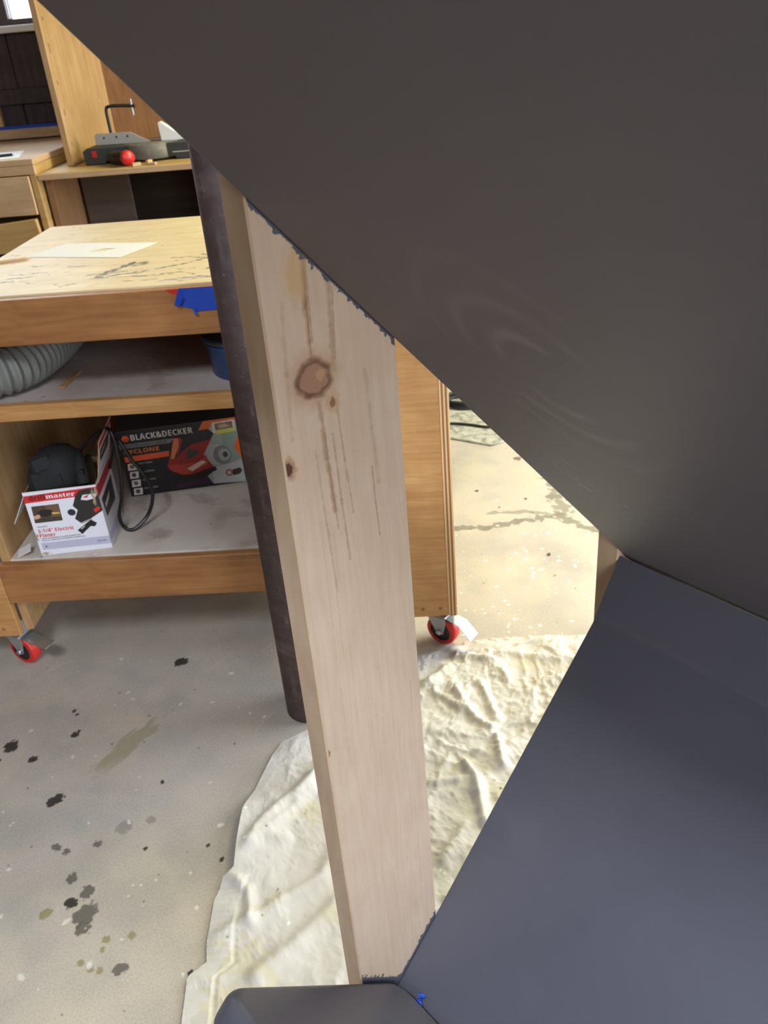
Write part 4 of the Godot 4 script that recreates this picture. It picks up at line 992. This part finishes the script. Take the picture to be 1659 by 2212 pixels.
# ------------------------------------------------------------------ post, cloth, far floor
func pole():
	var im = mottled(95, 512, 512, [rgb(66, 50, 47), rgb(46, 35, 34), rgb(92, 78, 74)], [0.02, 0.03], [0.7, 0.45])
	for i in 60:
		blob(im, rng.randf() * 512, rng.randf() * 512, rng.randf_range(3, 20), rng.randf_range(8, 60), rgb(136, 120, 114), rng.randf_range(0.2, 0.6), 0.9, i, 0.0, 0.7)
	for i in 160:
		blob(im, rng.randf() * 512, rng.randf() * 512, rng.randf_range(0.6, 2), rng.randf_range(0.6, 2), rgb(176, 166, 158), 0.6, 0.4, i, 0.0, 0.5)
	var t = thing("support_column", "dark brown dusty steel column standing behind the pine post", "column", Vector3(0.712, 0, 0.208))
	part("column_shaft", lathe([Vector2(0, 0.0), Vector2(0.050, 0.0), Vector2(0.052, 0.003), Vector2(0.052, 0.003), Vector2(0.052, 2.61), Vector2(0, 2.61)], 40), tri_mat(im, 0.45, 0.6), t)

func drop_cloth():
	# a rumpled canvas sheet: rows from the far edge towards the camera, columns from its ragged left edge
	var left = [[0.014, 1.06], [0.03, 0.985], [0.043, 0.951], [0.12, 0.88], [0.2, 0.80], [0.262, 0.725], [0.285, 0.695], [0.306, 0.662], [0.345, 0.646], [0.418, 0.628], [0.491, 0.612], [0.591, 0.615], [0.62, 0.616], [0.640, 0.600], [0.684, 0.591], [0.761, 0.594], [0.793, 0.600], [0.817, 0.574], [0.889, 0.581], [0.95, 0.575], [1.15, 0.58], [1.5, 0.60]]
	var far = func(x): return 0.010 + 0.006 * sin(x * 9.0) + 0.012 * maxf(0, x - 1.25)
	var NX = 330; var NZ = 380; var XR = 1.98; var ZN = 1.5
	var folds = [
		[[0.687, 0.818], [0.741, 0.773], [0.805, 0.700], [0.87, 0.66], 0.014, 0.018], [[0.60, 0.755], [0.672, 0.717], [0.776, 0.645], [0.80, 0.567], 0.010, 0.014], [[0.633, 0.572], [0.675, 0.500], [0.738, 0.411], 0.012, 0.014],
		[[0.671, 0.545], [0.741, 0.445], 0.008, 0.010], [[0.611, 0.639], [0.649, 0.668], [0.662, 0.730], 0.010, 0.010], [[1.038, 0.401], [1.058, 0.438], [1.066, 0.54], 0.020, 0.010], [[1.108, 0.330], [1.112, 0.41], 0.014, 0.009],
		[[1.030, 0.187], [1.070, 0.275], [1.096, 0.303], 0.012, 0.010], [[0.968, 0.445], [1.038, 0.437], 0.008, 0.008], [[1.088, 0.161], [1.113, 0.277], 0.010, 0.009], [[0.975, 0.154], [1.018, 0.110], 0.014, 0.012],
		[[0.988, 0.624], [1.033, 0.546], 0.010, 0.012], [[0.985, 0.185], [1.042, 0.246], 0.008, 0.009], [[0.62, 0.6], [0.66, 0.56], [0.70, 0.56], 0.008, 0.012], [[0.75, 0.40], [0.71, 0.47], 0.006, 0.010], [[1.15, 0.06], [1.28, 0.10], 0.006, 0.012], [[1.04, 0.07], [1.12, 0.09], 0.006, 0.010]]
	var n1 := FastNoiseLite.new(); n1.seed = 3; n1.frequency = 5.0; n1.fractal_type = FastNoiseLite.FRACTAL_RIDGED; n1.fractal_octaves = 3; n1.domain_warp_enabled = true; n1.domain_warp_amplitude = 0.12; n1.domain_warp_frequency = 4.0
	var n2 := FastNoiseLite.new(); n2.seed = 8; n2.frequency = 5.0; n2.fractal_octaves = 3
	var n3 := FastNoiseLite.new(); n3.seed = 15; n3.frequency = 17.0; n3.fractal_type = FastNoiseLite.FRACTAL_RIDGED; n3.fractal_octaves = 2; n3.domain_warp_enabled = true; n3.domain_warp_amplitude = 0.05; n3.domain_warp_frequency = 9.0
	var P = []; P.resize((NX + 1) * (NZ + 1))
	for j in NZ + 1:
		var v = float(j) / NZ
		var zr = lerpf(0.0, ZN, pow(v, 1.15))
		for i in NX + 1:
			var u = pow(float(i) / NX, 1.3)
			# left edge for this row
			var zz = maxf(zr, 0.014); var xl = left[0][1]
			for k in left.size() - 1:
				if zz >= left[k][0] and zz <= left[k + 1][0]:
					xl = lerpf(left[k][1], left[k + 1][1], (zz - left[k][0]) / (left[k + 1][0] - left[k][0]))
			var x = lerpf(xl, XR, u)
			var z = maxf(zr, 0.0) + far.call(x) * (1.0 - v)
			var edge = clampf((x - xl) / 0.03, 0, 1); var fe = clampf(zr / 0.03, 0, 1)
			var h = 0.003; var crisp = 0.35 + 0.65 * clampf((x - 0.8) / 0.2, 0, 1)   # broad folds by the open edge, fine creases further in
			h += crisp * (0.012 * maxf(0, n1.get_noise_2d(x, z) - 0.05) + 0.006 * (n2.get_noise_2d(x, z) + 0.4)) * (0.35 + 0.65 * edge * fe)
			h += crisp * 0.0036 * maxf(0, n3.get_noise_2d(x * 1.0, z * 0.8)) * edge
			for fd in folds:
				var m = 9.0; var q = Vector2(x, z)
				for k in fd.size() - 3:
					m = minf(m, q.distance_to(Geometry2D.get_closest_point_to_segment(q, Vector2(fd[k][0], fd[k][1]), Vector2(fd[k + 1][0], fd[k + 1][1]))))
				if m < 0.08:
					h += fd[-2] * exp(-m * m / (fd[-1] * fd[-1])) * (0.3 + 0.7 * edge)
			# the edge stands clear of the floor between the hems
			if z > 0.44 and z < 0.66:
				h += 0.024 * sin((z - 0.44) / 0.22 * PI) * (1.0 - clampf((x - xl) / 0.10, 0, 1))
			# the hem: a doubled strip with small puckers
			if z > 0.64 and x - xl < 0.05:
				h += 0.0022 + 0.0012 * sin(z * 520.0)
				if x - xl > 0.042:
					h -= 0.0036
			# pressed flat under the posts
			var lo = Vector2((x - 0.872) * 0.746 - (z - 0.938) * 0.666, (x - 0.872) * 0.666 + (z - 0.938) * 0.746)
			for a in [0.07, 0.59]:
				for c in [-0.018, 1.768]:
					var gap = maxf(absf(lo.x - a) - 0.075, absf(lo.y - c) - 0.022)
					h = lerpf(0.003, h, clampf(gap / 0.04, 0, 1))
			P[j * (NX + 1) + i] = Vector3(x, maxf(h, 0.0025), z)
	var st := SurfaceTool.new(); st.begin(Mesh.PRIMITIVE_TRIANGLES)
	for j in NZ + 1:
		for i in NX + 1:
			var p = P[j * (NX + 1) + i]
			st.set_smooth_group(0)
			st.set_uv(Vector2((p.x - 0.55) / 1.45, p.z / 1.5)); st.add_vertex(p - Vector3(1.2, 0, 0.7))
	for j in NZ:
		for i in NX:
			var a = j * (NX + 1) + i
			for k in [a, a + 1, a + NX + 2, a, a + NX + 2, a + NX + 1]:
				st.add_index(k)
	st.generate_normals()
	var im = mottled(97, 900, 930, [rgb(194, 187, 177), rgb(184, 176, 164), rgb(203, 198, 190)], [0.006, 0.015], [0.7, 0.5])
	for i in 70:
		var p = Vector2(rng.randf() * 620, rng.randf() * 640)
		blob(im, p.x, p.y, rng.randf_range(4, 22), rng.randf_range(3, 14), [rgb(180, 170, 142), rgb(186, 176, 153), rgb(174, 166, 151)][i % 3], rng.randf_range(0.3, 0.65), 0.9, i, rng.randf() * 3, 0.25)
	for q in [[0.66, 0.80, 0.05], [0.75, 0.50, 0.035], [0.80, 0.72, 0.02], [1.10, 0.47, 0.03], [1.07, 0.62, 0.03], [1.2, 0.1, 0.03], [0.64, 0.86, 0.04]]:
		blob(im, (q[0] - 0.55) / 1.45 * 900, q[1] / 1.5 * 930, q[2] * 620, q[2] * 430, rgb(190, 180, 148), 0.55, 0.9, int(q[0] * 100), 0.4, 0.25)
	for i in 120:
		blob(im, rng.randf() * 600, rng.randf() * 600, rng.randf_range(0.7, 2), rng.randf_range(0.7, 2), rgb(120, 108, 90) if rng.randf() < 0.5 else rgb(246, 244, 238), 0.7, 0.4, i, 0.0, 0.5)
	var m = uv_mat(im, 0.9); m.cull_mode = BaseMaterial3D.CULL_DISABLED
	tag(part("drop_cloth", st.commit(), m, null, Vector3(1.2, 0, 0.7)), "rumpled off-white canvas drop cloth spread under the painted frame", "drop cloth")

func far_floor():
	var im = mottled(99, 256, 256, [rgb(160, 156, 142), rgb(104, 102, 92), rgb(196, 192, 176)], [0.03, 0.05], [0.9, 0.5])
	var o = tag(part("floor_board", plate(PackedVector2Array([Vector2(-0.25, 0.10), Vector2(-0.063, 0.115), Vector2(0.083, 0.195), Vector2(0.135, 0.168), Vector2(0.30, -0.20), Vector2(-0.25, -0.30)]), 0.008, 0.002, 1), tri_mat(im, 0.35, 0.8), null, Vector3(1.13, 0.0004, -1.23)), "dusty grey board lying flat on the floor behind the workbench", "board")
	var p = smooth_path([Vector3(0.95, 0.0135, -1.215), Vector3(1.076, 0.0135, -1.215), Vector3(1.141, 0.0135, -1.198), Vector3(1.205, 0.0135, -1.168), Vector3(1.25, 0.0135, -1.17), Vector3(1.34, 0.0135, -1.19), Vector3(1.37, 0.0135, -1.27)], 8)
	tag(part("power_cable", tube(p.map(func(q): return q - Vector3(1.14, 0, -1.2)), 0.0048, 8), M.black, null, Vector3(1.14, 0, -1.2)), "thin black cord lying across the dusty grey board", "cord")
	var t = thing("coiled_cable", "coil of black cord with an orange plug on the grey board", "cord", Vector3(1.15, 0.0085, -1.405))
	var c = []
	for i in 90:
		var a = i * 0.22
		c.append(Vector3((0.085 + 0.012 * sin(i * 0.31)) * cos(a), 0.008 + 0.010 * (i / 28), (0.06 + 0.01 * sin(i * 0.23)) * sin(a)))
	part("coil", tube(c, 0.0055, 8), M.black, t)
	part("plug", tube([Vector3(0.0, 0.014, 0.05), Vector3(0.02, 0.016, 0.062), Vector3(0.045, 0.016, 0.068)], [0.010, 0.013, 0.011], 12), mat(rgb(214, 78, 36), 0.5), t)
